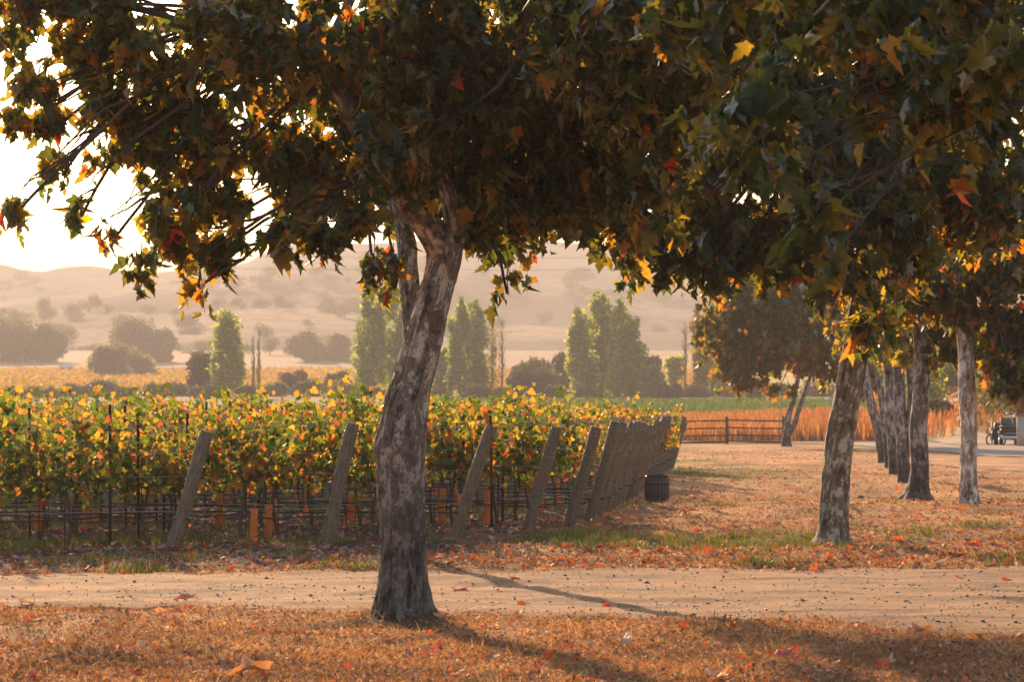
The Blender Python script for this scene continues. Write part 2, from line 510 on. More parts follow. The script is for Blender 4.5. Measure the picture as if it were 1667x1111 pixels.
# far road: pale strip behind the fence, sweeping to the right and towards the viewer
def ribbon(name, pts, mat, dz=.02, n=60, across=7):
    pts = np.asarray(pts, float)    # x, y, halfwidth
    t = np.linspace(0, len(pts) - 1, n)
    P = np.stack([np.interp(t, np.arange(len(pts)), pts[:, k]) for k in range(3)], -1)
    ker = np.array([.25, .5, .25])
    for _ in range(6):
        Q_ = P.copy(); Q_[1:-1] = .25 * P[:-2] + .5 * P[1:-1] + .25 * P[2:]; P = Q_
    T = unit(np.gradient(P[:, :2], axis=0)); Nn = np.stack([-T[:, 1], T[:, 0]], -1)
    s = np.linspace(-1, 1, across)
    w = P[:, 2:3] * (1 + .12 * np.stack([fbm(t * .9, t * 0 + k, 3, 2) for k in range(across)], -1))
    XY = P[:, None, :2] + Nn[:, None] * (s[None] * w)[..., None]
    Z = gz(XY[..., 0], XY[..., 1]) + dz
    V = np.concatenate([XY, Z[..., None]], -1).reshape(-1, 3)
    i = np.arange(n - 1)[:, None] * across; j = np.arange(across - 1)[None]
    Q = np.stack([i + j, i + j + 1, i + across + j + 1, i + across + j], -1).reshape(-1, 4)
    return link(name, mesh_tris(name, V, Q, np.ones((len(V), 3)), (mat,), True), kind='structure')
ribbon('far_road', [(-25, 139, 2.6), (0, 139, 2.6), (11, 138, 1.8), (15, 136, 2.2), (19, 126, 5), (22, 106, 6.5), (25, 84, 7), (28, 60, 7)], FROADM, .03, 90, 13)
ribbon('dirt_track', [(20.2, 130, 1.6), (20.6, 146, 1.4), (21.6, 158, 1.3), (24.3, 174, 1.2), (27, 190, 1.2), (29, 205, 1.2), (31.5, 225, 1.2), (33.2, 250, 1.3), (34.5, 285, 1.4)], TRACKM, .05, 90, 7)

# ------------------------------------------------------------------ structure: hills
def hill_material():
    m, nt = new_mat('hill_grass')
    out = nt.nodes.new('ShaderNodeOutputMaterial')
    p = nt.nodes.new('ShaderNodeBsdfPrincipled'); p.inputs['Roughness'].default_value = 1
    p.inputs['Specular IOR Level'].default_value = .05
    tc = nt.nodes.new('ShaderNodeTexCoord')
    mp = nt.nodes.new('ShaderNodeMapping'); mp.inputs['Scale'].default_value = (1, .45, 3)
    nt.links.new(tc.outputs['Object'], mp.inputs[0])
    n = N(nt, 'ShaderNodeTexNoise'); n.inputs['Scale'].default_value = .012; n.inputs['Detail'].default_value = 9; n.inputs['Roughness'].default_value = .62
    nt.links.new(mp.outputs[0], n.inputs[0])
    n2 = N(nt, 'ShaderNodeTexNoise'); n2.inputs['Scale'].default_value = .12; n2.inputs['Detail'].default_value = 6; n2.inputs['Roughness'].default_value = .7
    nt.links.new(mp.outputs[0], n2.inputs[0])
    r = ramp(nt, n.outputs[0], [(.42, (.03, .028, .02)), (.49, (.10, .075, .048)), (.54, (.25, .165, .10)), (.68, (.31, .21, .135))])
    r2 = ramp(nt, n2.outputs[0], [(.42, (.3, .3, .3)), (.5, (.9, .9, .9)), (.7, (1.15, 1.15, 1.15))])
    c = mixc(nt, .95, r.outputs[0], r2.outputs[0], 'MULTIPLY')
    nt.links.new(c, p.inputs['Base Color']); nt.links.new(p.outputs[0], out.inputs[0])
    return m
HILL = hill_material()

def hill(name, D0, D1, ridge, y0, seed, amp, mat=HILL, back=1.35):
    """ridge: list of (photo px, photo py) of the crest when seen from the camera's place"""
    rx = np.array([r[0] for r in ridge], float); ry = np.array([r[1] for r in ridge], float)
    X1 = (rx - 833.5) / F * D1; Z1 = EYE + (660 - ry) / F * D1
    xs_ = np.linspace(-D1 * .42, D1 * .42, 240)
    ys_ = np.concatenate([np.linspace(D0, D1, 60), np.linspace(D1, D1 * back, 22)[1:]])
    def zf(X, Y):
        crest = np.interp(X, X1, Z1)
        t = (Y - D0) / (D1 - D0)
        up = np.where(t <= 1, sstep(t) * .35 + .65 * np.clip(t, 0, 1) ** 1.15, 1 - .8 * sstep((Y - D1) / (D1 * (back - 1))))
        base = np.interp(D0, PD, PZ) - 3
        n = fbm(X / (D1 * .09), Y / (D1 * .12), seed, 5)
        r = 1 - np.abs(fbm(X / (D1 * .05), Y / (D1 * .22), seed + 5, 3))
        return base + (crest - base) * up + amp * (n * .7 + (r-.5) * .8) * np.clip(t * 2.2, 0, 1) * (1 - .8 * sstep((t - .55) / .4) * (t < 1.15))
    me = grid_mesh(name, xs_, ys_, zf, None, mat)
    o = link(name, me, kind='structure')
    return zf
H1 = hill('near_hill', 880, 1300, [(-900, 520), (0, 512), (150, 508), (300, 512), (420, 500), (560, 505), (700, 525), (850, 530), (1000, 540), (1200, 548), (1400, 560), (2600, 560)], 0, 3.3, 3.0)
H2 = hill('middle_hill', 1330, 1700, [(-900, 470), (0, 497), (150, 480), (250, 468), (330, 462), (420, 445), (520, 432), (640, 430), (760, 440), (900, 455), (1050, 470), (1200, 480), (1500, 470), (2600, 480)], 0, 8.1, 7)
H3 = hill('ridge_hill', 1750, 2400, [(-1500, 500), (-100, 470), (0, 463), (60, 446), (100, 437), (140, 434), (180, 438), (230, 446), (330, 436), (400, 428), (450, 402), (520, 394), (600, 398), (700, 392), (800, 388), (900, 394), (1000, 404), (1100, 410), (1200, 430), (1400, 425), (1700, 430), (3000, 470)], 0, 12.7, 8)
H4 = hill('far_mountain', 2850, 3300, [(-1500, 420), (-200, 420), (-60, 424), (0, 431), (40, 441), (80, 444), (120, 452), (250, 462), (3000, 470)], 0, 22.2, 6, HILL, 1.2)

# haze: a closed box round everything
hm, nt = new_mat('haze_air')
out = nt.nodes.new('ShaderNodeOutputMaterial')
pv = nt.nodes.new('ShaderNodeVolumePrincipled')
pv.inputs['Color'].default_value = (.50, .475, .47, 1)
pv.inputs['Density'].default_value = .00062
pv.inputs['Anisotropy'].default_value = .15
nt.links.new(pv.outputs[0], out.inputs['Volume'])
mb = MB(); mb.box((0, 2100, 82), (5200, 5400, 168))
me = mb.mesh('haze', hm, False)
link('haze', me, kind='stuff')

# ------------------------------------------------------------------ bark
def bark_material(name, light, mid, dark, scale=9.0, low_dark=0.0):
    m, nt = new_mat(name)
    out = nt.nodes.new('ShaderNodeOutputMaterial')
    p = nt.nodes.new('ShaderNodeBsdfPrincipled'); p.inputs['Roughness'].default_value = .85
    p.inputs['Specular IOR Level'].default_value = .25
    tc = nt.nodes.new('ShaderNodeTexCoord')
    nz = N(nt, 'ShaderNodeTexNoise'); nz.inputs['Scale'].default_value = scale; nz.inputs['Detail'].default_value = 3
    nt.links.new(tc.outputs['Object'], nz.inputs[0])
    # warp coordinates so the flakes are irregular
    w = mixc(nt, .12, tc.outputs['Object'], nz.outputs['Color'], 'ADD')
    mp = nt.nodes.new('ShaderNodeMapping'); mp.inputs['Scale'].default_value = (1, 1, .62)
    nt.links.new(w, mp.inputs[0])
    v = N(nt, 'ShaderNodeTexVoronoi'); v.inputs['Scale'].default_value = scale * 1.9
    nt.links.new(mp.outputs[0], v.inputs[0])
    n2 = N(nt, 'ShaderNodeTexNoise'); n2.inputs['Scale'].default_value = scale * .75; n2.inputs['Detail'].default_value = 8; n2.inputs['Roughness'].default_value = .68
    nt.links.new(mp.outputs[0], n2.inputs[0])
    sep = nt.nodes.new('ShaderNodeSeparateColor'); nt.links.new(v.outputs['Color'], sep.inputs[0])
    ad = nt.nodes.new('ShaderNodeMath'); ad.operation = 'MULTIPLY_ADD'; ad.inputs[1].default_value = .30
    nt.links.new(sep.outputs[0], ad.inputs[0]); nt.links.new(n2.outputs[0], ad.inputs[2])
    ad.inputs[1].default_value = .14
    lv = nt.nodes.new('ShaderNodeAttribute'); lv.attribute_name = 'tint'
    sl_ = nt.nodes.new('ShaderNodeSeparateColor'); nt.links.new(lv.outputs['Color'], sl_.inputs[0])
    ad0 = ad
    ad = nt.nodes.new('ShaderNodeMath'); ad.operation = 'MULTIPLY_ADD'; ad.inputs[1].default_value = -.27
    nt.links.new(sl_.outputs[0], ad.inputs[0])
    ad1 = nt.nodes.new('ShaderNodeMath'); ad1.operation = 'ADD'; ad1.inputs[1].default_value = .19
    nt.links.new(ad0.outputs[0], ad1.inputs[0]); nt.links.new(ad1.outputs[0], ad.inputs[2])
    r = ramp(nt, ad.outputs[0], [(.44, dark), (.52, tuple((a_ + b_) / 2 for a_, b_ in zip(dark, mid))), (.58, mid), (.70, mid), (.76, light), (1, tuple(min(1, 1.15 * q) for q in light))])
    r.color_ramp.interpolation = 'LINEAR'
    # fine grain
    n3 = N(nt, 'ShaderNodeTexNoise'); n3.inputs['Scale'].default_value = 60; n3.inputs['Detail'].default_value = 6
    nt.links.new(tc.outputs['Object'], n3.inputs[0])
    r3 = ramp(nt, n3.outputs[0], [(.3, (.7, .7, .7)), (.7, (1.2, 1.2, 1.2))])
    c = mixc(nt, 1, r.outputs[0], r3.outputs[0], 'MULTIPLY')
    # old bark low on the trunk (a real darker, thicker bark)
    sx = nt.nodes.new('ShaderNodeSeparateXYZ'); nt.links.new(tc.outputs['Object'], sx.inputs[0])
    if low_dark > 0:
        mr = nt.nodes.new('ShaderNodeMapRange'); mr.inputs[1].default_value = low_dark; mr.inputs[2].default_value = low_dark * .35
        mr.inputs[3].default_value = 0; mr.inputs[4].default_value = .8
        nt.links.new(sx.outputs[2], mr.inputs[0])
        oldc = ramp(nt, n2.outputs[0], [(.35, (.035, .03, .027)), (.6, (.10, .085, .072)), (.72, (.17, .145, .12))])
        c = mixc(nt, mr.outputs[0], c, oldc.outputs[0])
    fm_ = nt.nodes.new('ShaderNodeMath'); fm_.operation = 'MULTIPLY'; fm_.inputs[1].default_value = .8; fm_.use_clamp = True
    nt.links.new(sl_.outputs[1], fm_.inputs[0])
    c = mixc(nt, fm_.outputs[0], c, (.018, .014, .012))
    nt.links.new(c, p.inputs['Base Color'])
    b = N(nt, 'ShaderNodeBump'); b.inputs['Strength'].default_value = 1.0; b.inputs['Distance'].default_value = .02
    nt.links.new(ad.outputs[0], b.inputs['Height'])
    b2 = N(nt, 'ShaderNodeBump'); b2.inputs['Strength'].default_value = .5; b2.inputs['Distance'].default_value = .006
    nt.links.new(n3.outputs[0], b2.inputs['Height']); nt.links.new(b.outputs[0], b2.inputs['Normal'])
    nt.links.new(b2.outputs[0], p.inputs['Normal'])
    nt.links.new(p.outputs[0], out.inputs[0])
    return m
BARK = bark_material('sycamore_bark', (.50, .43, .35), (.20, .165, .135), (.055, .042, .036), 11.0, 1.7)
BARK_PALE = bark_material('pale_sycamore_bark', (.80, .74, .66), (.45, .36, .29), (.10, .065, .055), 7.0)
BARK_GREY = bark_material('grey_sycamore_bark', (.42, .39, .35), (.17, .15, .135), (.05, .042, .04), 9.0, 1.2)
TWIG = simple_mat('twig', (.06, .045, .035), .9, .3, 20)

def smooth_path(pts, n):
    pts = np.asarray(pts, float); m = len(pts)
    t = np.linspace(0, m - 1, n); out = []
    for k in range(pts.shape[1]):
        # catmull-rom
        p = np.concatenate([[2 * pts[0, k] - pts[1, k]], pts[:, k], [2 * pts[-1, k] - pts[-2, k]]])
        i = np.minimum(t.astype(int), m - 2); f = t - i
        p0, p1, p2, p3 = p[i], p[i + 1], p[i + 2], p[i + 3]
        out.append(.5 * ((2 * p1) + (-p0 + p2) * f + (2 * p0 - 5 * p1 + 4 * p2 - p3) * f ** 2 + (-p0 + 3 * p1 - 3 * p2 + p3) * f ** 3))
    return np.stack(out, -1)

LEVEL = []
def bark_tube(path, n, seg, root, amp=.02, fiss=.012, flare=0.0, seed=0, flake=.006):
    """path rows: x,y,z,radius (world) -> verts, quads relative to root"""
    P = smooth_path(path, n); c = P[:, :3]; r = P[:, 3]
    tan = unit(np.gradient(c, axis=0))
    A = np.cross(tan, np.array([0, 1., 0.])); A = unit(A); B = np.cross(tan, A)
    th = np.arange(seg) / seg * 2 * math.pi
    d = np.cos(th)[None, :, None] * A[:, None] + np.sin(th)[None, :, None] * B[:, None]
    s = np.concatenate([[0], np.cumsum(np.linalg.norm(np.diff(c, axis=0), axis=1))])
    TH, S = np.meshgrid(th, s)
    cx, sx_ = np.cos(TH), np.sin(TH)
    lump = fbm(cx * 1.1 + 3 + seed, sx_ * 1.1 + S * .0, S * 1.6 + seed, 3)
    fine = fbm(cx * 3.5 + seed, sx_ * 3.5, S * 6, 3)
    # vertical fissures, deepest near the ground
    fs = np.abs(fbm(cx * 3.2 + 11 + seed, sx_ * 3.2, S * 2.2, 3))
    fis = -np.exp(-(fs / .09) ** 2)
    depth = np.interp(S, [0, .5, 1.1, 2.0], [1, .8, .35, .1])
    R = r[:, None] * (1 + .07 * lump) + amp * .35 * fine + fiss * fis * depth
    if flare:
        lobes = 1 + .45 * np.cos(TH * 5 + 1.0 + seed) + .3 * np.cos(TH * 3 + 2.2)
        R = R + flare * np.exp(-S / .14) * lobes
    wx = .35 * fbm(cx * 4 + 7 + seed, sx_ * 4, S * 4.5, 2)
    f1 = fbm(cx * 3.0 + wx + seed * 2, sx_ * 3.0 + wx, S * 3.4 + wx, 4)
    f2 = fbm(cx * 6.0 - wx + seed, sx_ * 6.0, S * 8.0 + wx, 3)
    lev = .5 * sstep((f1 - .05) / .06) + .3 * sstep((f2 - .12) / .08) + .35 * sstep((f1 - .55) / .06)
    R = R + flake * lev - .25 * flake * np.exp(-((f1 - .06) / .05) ** 2)
    LEVEL.clear(); edge = .75 * np.exp(-((f1 - .06) / .05) ** 2) + .5 * np.exp(-((f2 - .14) / .05) ** 2)  # plate edges darkened in colour, standing in for crack shading
    LEVEL.append(np.stack([lev, np.clip(-fis * depth + edge * .7, 0, 1), 0 * lev], -1).reshape(-1, 3))
    V = c[:, None] + d * R[..., None] - np.asarray(root)[None, None]
    V = V.reshape(-1, 3)
    i = np.arange(n - 1)[:, None] * seg; j = np.arange(seg)[None]; k = (j + 1) % seg
    return V, np.stack([i + j, i + seg + j, i + seg + k, i + k], -1).reshape(-1, 4)

def trunk_path(rows, D, bulge=None):
    return [tuple(PT(px, py, D)) + (w / 2 / F * D,) for px, py, w in rows]

def limb(a, b, r0, r1, sag=.0, n=9, wob=.08, seed=0):
    a, b = np.asarray(a, float), np.asarray(b, float)
    L = np.linalg.norm(b - a); t = np.linspace(0, 1, n)
    p = a[None] * (1 - t[:, None]) + b[None] * t[:, None]
    p[:, 2] += sag * L * np.sin(t * math.pi)
    w = np.stack([fbm(t * 2.2 + seed, t * 0 + k * 7, seed * 1.7, 2) for k in range(3)], -1) * wob * L
    p += w * np.sin(t * math.pi)[:, None]
    return p, r0 * (1 - t) + r1 * t

def leaf_meshes(prefix, templates, P, mat):
    out = []
    for tv, tt in templates:
        for c in P:
            out.append(mesh_tris(prefix, tv, tt, np.repeat(np.asarray(c)[None], len(tv), 0), (mat,)))
    return out
SYC_LEAF_MESH = leaf_meshes('leaf', SYCT, SYC_PAL, LEAF)
VIN_LEAF_MESH = leaf_meshes('leaf', VINT, VIN_PAL, VLEAF)

def add_leaf_objects(root, meshes, npal, P, pos, R, size, tint, idx, base):
    ntemp = len(meshes) // npal
    d = ((tint[idx][:, None] - P[None]) ** 2).sum(-1).argmin(1)
    for q, i in enumerate(idx):
        M = Matrix(R[i].tolist()).to_4x4()
        o = bpy.data.objects.new('leaf', meshes[random.randrange(ntemp) * npal + int(d[q])])
        M = Matrix.Translation(Vector((pos[i] - base).tolist())) @ M @ Matrix.Scale(float(size[i]), 4)
        o.matrix_basis = M
        o.parent = root
        col.objects.link(o)

def grow_crown(root, base, fork, blobs, leaf=.21, lo=False, n_leaf_objs=300, warm=None, mat_twig=TWIG, per=9, limb_r=.07, center=None, hub=None, bmat=None, pal_w=None, sag=.10):
    """blobs: (centre xyz, radii xyz, n_sprigs, warm) -> leaves on drooping twigs, twigs on branches, branches on the fork"""
    center = fork if center is None else center
    P_, TIP, NRM, SZ, TN = [], [], [], [], []
    tw = MB(); brs = []
    for bi, bl in enumerate(blobs):
        c, r, ns, wrm = bl[:4]
        c = np.asarray(c, float); r = np.maximum(np.asarray(r, float) - .15 * leaf / .2, .04)
        ncl = max(1, int(round(ns / 5.0)))
        cc_ = unit(rng.normal(size=(ncl, 3))) * rng.uniform(0.0, 1, (ncl, 1)) ** .42
        sig = .13 * leaf / .2 + .05
        d = cc_[rng.integers(0, ncl, ns)]
        o = c + d * r + rng.normal(size=(ns, 3)) * np.minimum(sig, r * .6) + np.array([0, 0, .25 * leaf / .2])
        start = np.asarray(fork if hub is None else hub[bi % len(hub)], float)
        if np.linalg.norm(c - start) > .5:
            L = np.linalg.norm(c - start)
            p, rad = limb(start, c, limb_r * min(1, .35 + .16 * L), min(.012, limb_r * .6), sag, 12, .07, bi + base[0])
            mbx = MB(); mbx.tube(p - base, rad, 8, False); brs.append(mbx)
            nsub = max(3, ns // 14)
            for k in rng.integers(0, ns, nsub):
                q = p[rng.integers(6, 12)]
                pp, rr = limb(q, o[k], min(.013, limb_r * .5), .003, .06, 6, .1, bi * 3 + k)
                tw.tube(pp - base, rr, 4, False)
        # sprig direction: outward and drooping
        sd = unit(unit(o - center) * .55 + rng.normal(size=(ns, 3)) * .45 + np.array([0, 0, -.35]))
        L = rng.uniform(.15, .42, ns) * leaf / .2
        for k in range(ns):
            m = per + rng.integers(-3, 3)
            t = np.sort(rng.uniform(.05, 1, m)); t[-1] = 1
            bend = np.array([0, 0, -1.]) * (t ** 2)[:, None] * .35 * L[k]
            pos = o[k] + sd[k] * (t * L[k])[:, None] + bend
            side = unit(np.cross(sd[k], rng.normal(size=3)))
            sg = np.where(np.arange(m) % 2, 1, -1)[:, None]
            pet = unit(side * sg * .8 + sd[k] * .5 + rng.normal(size=(m, 3)) * .3) * leaf * rng.uniform(.15, .4, (m, 1))
            P_.append(pos + pet)
            TIP.append(unit(pet) * .5 + np.array([0, 0, -.95]) + rng.normal(size=(m, 3)) * .38)
            NRM.append(np.array([0, -.1, .45]) + rng.normal(size=(m, 3)) * .75 + unit(pet) * .5)
            SZ.append(leaf * rng.uniform(.5, 1.28, m) * (1 - .25 * t * (t > .9)))
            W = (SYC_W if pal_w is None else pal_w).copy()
            W[3:] *= 1.25 * wrm * rng.uniform(.3, 1.5)  # more gold and brown: turned leaves, and backlight tint put into the colour
            TN.append(pal(SYC_PAL, W, m) * (1 + .45 * max(0, min(1, wrm - 1))))  # warm blobs get brighter leaves, a hazy backlit glow put into the colour
            if L[k] > .2 and k % 2 == 0:
                tw.tube(np.array([o[k], o[k] + sd[k] * L[k] * .5 + [0, 0, -.09 * L[k]], o[k] + sd[k] * L[k] + [0, 0, -.35 * L[k]]]) - base, [.006, .004, .002], 3, False)
    pos = np.vstack(P_); R = frames(np.vstack(TIP), np.vstack(NRM)); sz = np.concatenate(SZ); tn = np.vstack(TN)
    keep = pos[:, 2] > .3
    pos, R, sz, tn = pos[keep], R[keep], sz[keep], tn[keep]
    if n_leaf_objs:
        f, px, py = in_frame(pos)
        big = sz / pos[:, 1] * f
        jit = big * rng.uniform(.75, 1.25, len(big))
        idx = np.argsort(-jit)[:n_leaf_objs]
        idx = idx[f[idx]]
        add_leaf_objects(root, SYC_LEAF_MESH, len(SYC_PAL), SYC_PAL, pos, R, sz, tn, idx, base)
        m = np.ones(len(pos), bool); m[idx] = False
        pos, R, sz, tn = pos[m], R[m], sz[m], tn[m]
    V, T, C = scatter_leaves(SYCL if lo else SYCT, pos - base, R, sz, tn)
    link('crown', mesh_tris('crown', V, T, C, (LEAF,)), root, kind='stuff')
    for b in brs: link('branch', b.mesh('branch', TWIG), root)
    if tw.n: link('twig', tw.mesh('twig', mat_twig), root, kind='stuff')
    return len(pos)

def B(px, py, rx, ry, D, rd, n, w=1.0):
    return (PT(px, py, D), (rx / F * D, rd, ry / F * D), n, w)

def tree_root(name, base, label, group=None, cat='tree'):
    return link(name, None, label=label, cat=cat, group=group, loc=tuple(base))

# ------------------------------------------------------------------ main sycamore
D = 24.2
base = np.array([GX(656, 1011), D, 0.0]); base[2] = gz(base[0], base[1]) - .03
tr = tree_root('sycamore_tree', base, 'large mottled sycamore in the foreground, its trunk leaning and forking above the gravel road', 'sycamore trees')
rows = [(656, 1030, 92), (656, 1010, 88), (656, 985, 84), (657, 950, 79), (656, 900, 75), (655, 850, 75), (654, 800, 77), (653, 760, 80), (653, 730, 81), (656, 700, 77), (663, 650, 68), (677, 600, 64), (691, 550, 60), (704, 500, 55), (715, 455, 53), (722, 420, 56), (724, 395, 58)]
V1, Q1 = bark_tube(trunk_path(rows, D), 340, 120, base, .014, .03, .10, 1.0, .009)
link('trunk', mesh_tris('trunk', V1, Q1, LEVEL[0], (BARK,), True), tr)
def bark_limb(root, base, rows4, n, seg, mat=BARK, name='limb', seed=0):
    V, Q = bark_tube(rows4, n, seg, base, .008, .002, 0, seed)
    return link(name, mesh_tris(name, V, Q, LEVEL[0], (mat,), True), root)
l1 = trunk_path([(727, 425, 46), (712, 392, 50), (690, 362, 46), (668, 335, 42), (645, 300, 38), (605, 240, 34), (545, 150, 32), (480, 90, 30), (400, 50, 26), (310, 10, 22), (220, -60, 14)], D)
l1 = [(x, y - .12 * i, z, r) for i, (x, y, z, r) in enumerate(l1)]
bark_limb(tr, base, l1, 120, 36, seed=3)
l2 = trunk_path([(722, 420, 50), (735, 392, 42), (748, 360, 40), (762, 320, 38), (790, 250, 34), (840, 160, 30), (900, 60, 26), (980, -40, 20), (1060, -140, 12)], D)
l2 = [(x, y + .1 * i, z, r) for i, (x, y, z, r) in enumerate(l2)]
bark_limb(tr, base, l2, 100, 36, seed=5)
l3 = trunk_path([(740, 385, 30), (735, 330, 30), (700, 220, 28), (660, 80, 26), (640, -100, 22), (650, -300, 14)], D)
bark_limb(tr, base, l3, 60, 24, seed=8)
# knot on the trunk
kb = MB(); th = np.linspace(0, 2 * math.pi, 15)[:-1]
ring = []
for k, (rr, zz) in enumerate([(1.25, -.3), (1.05, .35), (.8, .55), (.55, .2), (.3, -.1), (.05, -.2)]):
    ring.append(np.stack([rr * (.052 + .008 * np.sin(3 * th + k)) * np.cos(th), -zz * .03 + .006 * np.sin(2 * th + k), rr * (.085 + .01 * np.cos(2 * th)) * np.sin(th)], -1))
Vk = np.vstack(ring); n_ = 14
Qk = [[i * n_ + j, i * n_ + (j + 1) % n_, (i + 1) * n_ + (j + 1) % n_, (i + 1) * n_ + j] for i in range(5) for j in range(n_)]
kc = PT(708, 524, D - .145) - base
link('knot', mesh_tris('knot', Vk + kc, np.array(Qk), None, (simple_mat('knot_wood', (.13, .085, .065), .9, .4, 30, .6),), True), tr)
hub = [np.array(p[:3]) for p in (l1[4], l1[6], l1[7], l2[3], l2[5], l2[6], l3[3], l3[4])]
def nearhub(blobs):
    out = []
    for b in blobs:
        out.append(hub[int(np.argmin([np.linalg.norm(h - b[0]) for h in hub]))])
    return out
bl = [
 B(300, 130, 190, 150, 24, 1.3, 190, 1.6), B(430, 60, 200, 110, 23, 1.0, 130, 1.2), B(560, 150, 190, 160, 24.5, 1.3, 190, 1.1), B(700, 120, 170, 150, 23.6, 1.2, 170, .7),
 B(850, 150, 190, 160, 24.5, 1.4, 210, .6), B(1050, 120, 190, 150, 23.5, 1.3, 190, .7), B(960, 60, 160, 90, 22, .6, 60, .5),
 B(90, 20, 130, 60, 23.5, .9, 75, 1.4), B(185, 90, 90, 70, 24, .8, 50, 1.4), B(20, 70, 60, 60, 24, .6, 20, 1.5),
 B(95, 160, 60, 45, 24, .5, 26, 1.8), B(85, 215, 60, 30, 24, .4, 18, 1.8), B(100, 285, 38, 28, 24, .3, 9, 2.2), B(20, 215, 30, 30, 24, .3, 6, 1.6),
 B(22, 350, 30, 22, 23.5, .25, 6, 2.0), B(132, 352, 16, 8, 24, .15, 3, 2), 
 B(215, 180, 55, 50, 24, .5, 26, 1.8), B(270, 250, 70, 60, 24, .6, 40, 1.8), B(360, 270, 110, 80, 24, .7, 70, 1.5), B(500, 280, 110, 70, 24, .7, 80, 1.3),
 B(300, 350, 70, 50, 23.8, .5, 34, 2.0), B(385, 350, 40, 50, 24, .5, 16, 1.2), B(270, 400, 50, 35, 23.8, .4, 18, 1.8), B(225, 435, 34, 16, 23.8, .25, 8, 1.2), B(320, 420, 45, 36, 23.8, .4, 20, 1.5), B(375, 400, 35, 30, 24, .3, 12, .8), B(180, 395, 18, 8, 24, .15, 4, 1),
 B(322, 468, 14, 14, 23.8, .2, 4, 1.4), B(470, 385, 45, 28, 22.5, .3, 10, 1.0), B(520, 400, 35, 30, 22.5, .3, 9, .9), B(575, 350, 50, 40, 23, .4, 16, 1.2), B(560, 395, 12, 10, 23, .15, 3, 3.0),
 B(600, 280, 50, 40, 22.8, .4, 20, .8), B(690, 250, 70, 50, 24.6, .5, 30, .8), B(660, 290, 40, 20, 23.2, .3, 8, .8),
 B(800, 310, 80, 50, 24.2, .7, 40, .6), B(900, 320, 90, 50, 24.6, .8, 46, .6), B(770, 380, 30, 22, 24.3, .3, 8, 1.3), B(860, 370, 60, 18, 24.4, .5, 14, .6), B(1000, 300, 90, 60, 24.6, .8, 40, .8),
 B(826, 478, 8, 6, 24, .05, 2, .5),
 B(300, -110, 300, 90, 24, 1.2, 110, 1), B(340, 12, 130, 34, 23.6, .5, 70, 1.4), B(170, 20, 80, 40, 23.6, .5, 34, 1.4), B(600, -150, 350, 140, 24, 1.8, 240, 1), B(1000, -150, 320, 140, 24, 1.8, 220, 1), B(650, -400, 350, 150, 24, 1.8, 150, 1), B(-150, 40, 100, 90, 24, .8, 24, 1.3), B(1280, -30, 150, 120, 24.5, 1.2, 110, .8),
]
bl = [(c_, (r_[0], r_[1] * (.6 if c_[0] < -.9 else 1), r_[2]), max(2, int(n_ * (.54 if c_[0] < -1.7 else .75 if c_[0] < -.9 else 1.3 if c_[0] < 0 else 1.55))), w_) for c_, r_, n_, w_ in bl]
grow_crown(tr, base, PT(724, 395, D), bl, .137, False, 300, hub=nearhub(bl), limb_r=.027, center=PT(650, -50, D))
hg = MB(); hg.tube(np.array([PT(800, 395, 24.3), PT(822, 402, 24.2), PT(829, 425, 24.1), PT(825, 450, 24.1), PT(828, 480, 24)]) - base, [.007, .006, .005, .005, .004], 5, False)
link('hanging_twig', hg.mesh('hanging_twig', TWIG), tr)

# ------------------------------------------------------------------ second stem, tree right, row trees
def sycamore(label, rows, D, blobs, mat, flare=.04, limbs=(), leaf=.2, lo=False, nobj=300, seed=0, n=110, seg=40, center=None, pw=None):
    by = rows[0]
    b = np.array([(by[0] - 833.5) / F * D, D, 0.]); b[2] = gz(b[0], D) - .03
    rt = tree_root('sycamore_tree', b, label, 'sycamore trees')
    path = [list(p) for p in trunk_path(rows, D)]
    dz = path[0][2] - b[2]           # sit on the ground
    for i, p in enumerate(path): p[2] -= dz * max(0, 1 - i / 3) if i < 3 else 0
    V, Q = bark_tube(path, n, seg, b, .012, .014, flare, seed)
    link('trunk', mesh_tris('trunk', V, Q, LEVEL[0], (mat,), True), rt)
    for lrows in limbs:
        bark_limb(rt, b, trunk_path(lrows, D), 40, 20, mat, 'limb', seed + 2)
    fork = np.array(path[-1][:3])
    if blobs:
        grow_crown(rt, b, fork, blobs, leaf, lo, nobj, limb_r=.07, center=center if center is not None else fork, bmat=mat, pal_w=pw)
    return rt

sycamore('slender second sycamore stem rising behind the large foreground trunk',
  [(668, 922, 44), (665, 890, 38), (660, 800, 36), (668, 700, 34), (674, 620, 32), (673, 540, 33), (668, 480, 33), (664, 430, 32), (660, 385, 32), (640, 345, 30), (600, 290, 27), (560, 200, 22), (540, 60, 16)], 33,
  [B(610, 448, 22, 8, 32.5, .3, 5, .5), B(648, 452, 16, 8, 32.6, .2, 3, 1.2), B(700, 340, 130, 40, 33, .8, 40, .7), B(880, 330, 130, 55, 33, 1, 80, .5), B(1010, 350, 80, 50, 33, .8, 44, .9), B(1020, 395, 50, 18, 32.8, .4, 14, 1.5), B(820, 390, 60, 14, 32.6, .4, 12, .8),
   B(600, 230, 150, 90, 34, 1.2, 70, .9), B(900, 200, 260, 120, 34, 1.6, 200, .5), B(750, 0, 300, 130, 34, 2.0, 150, .8), B(1100, 30, 250, 150, 34, 2, 140, .7), B(800, -250, 300, 150, 34, 2.4, 120, 1)],
  BARK, .04, [], .18, False, 300, 11, center=PT(700, 100, 33))

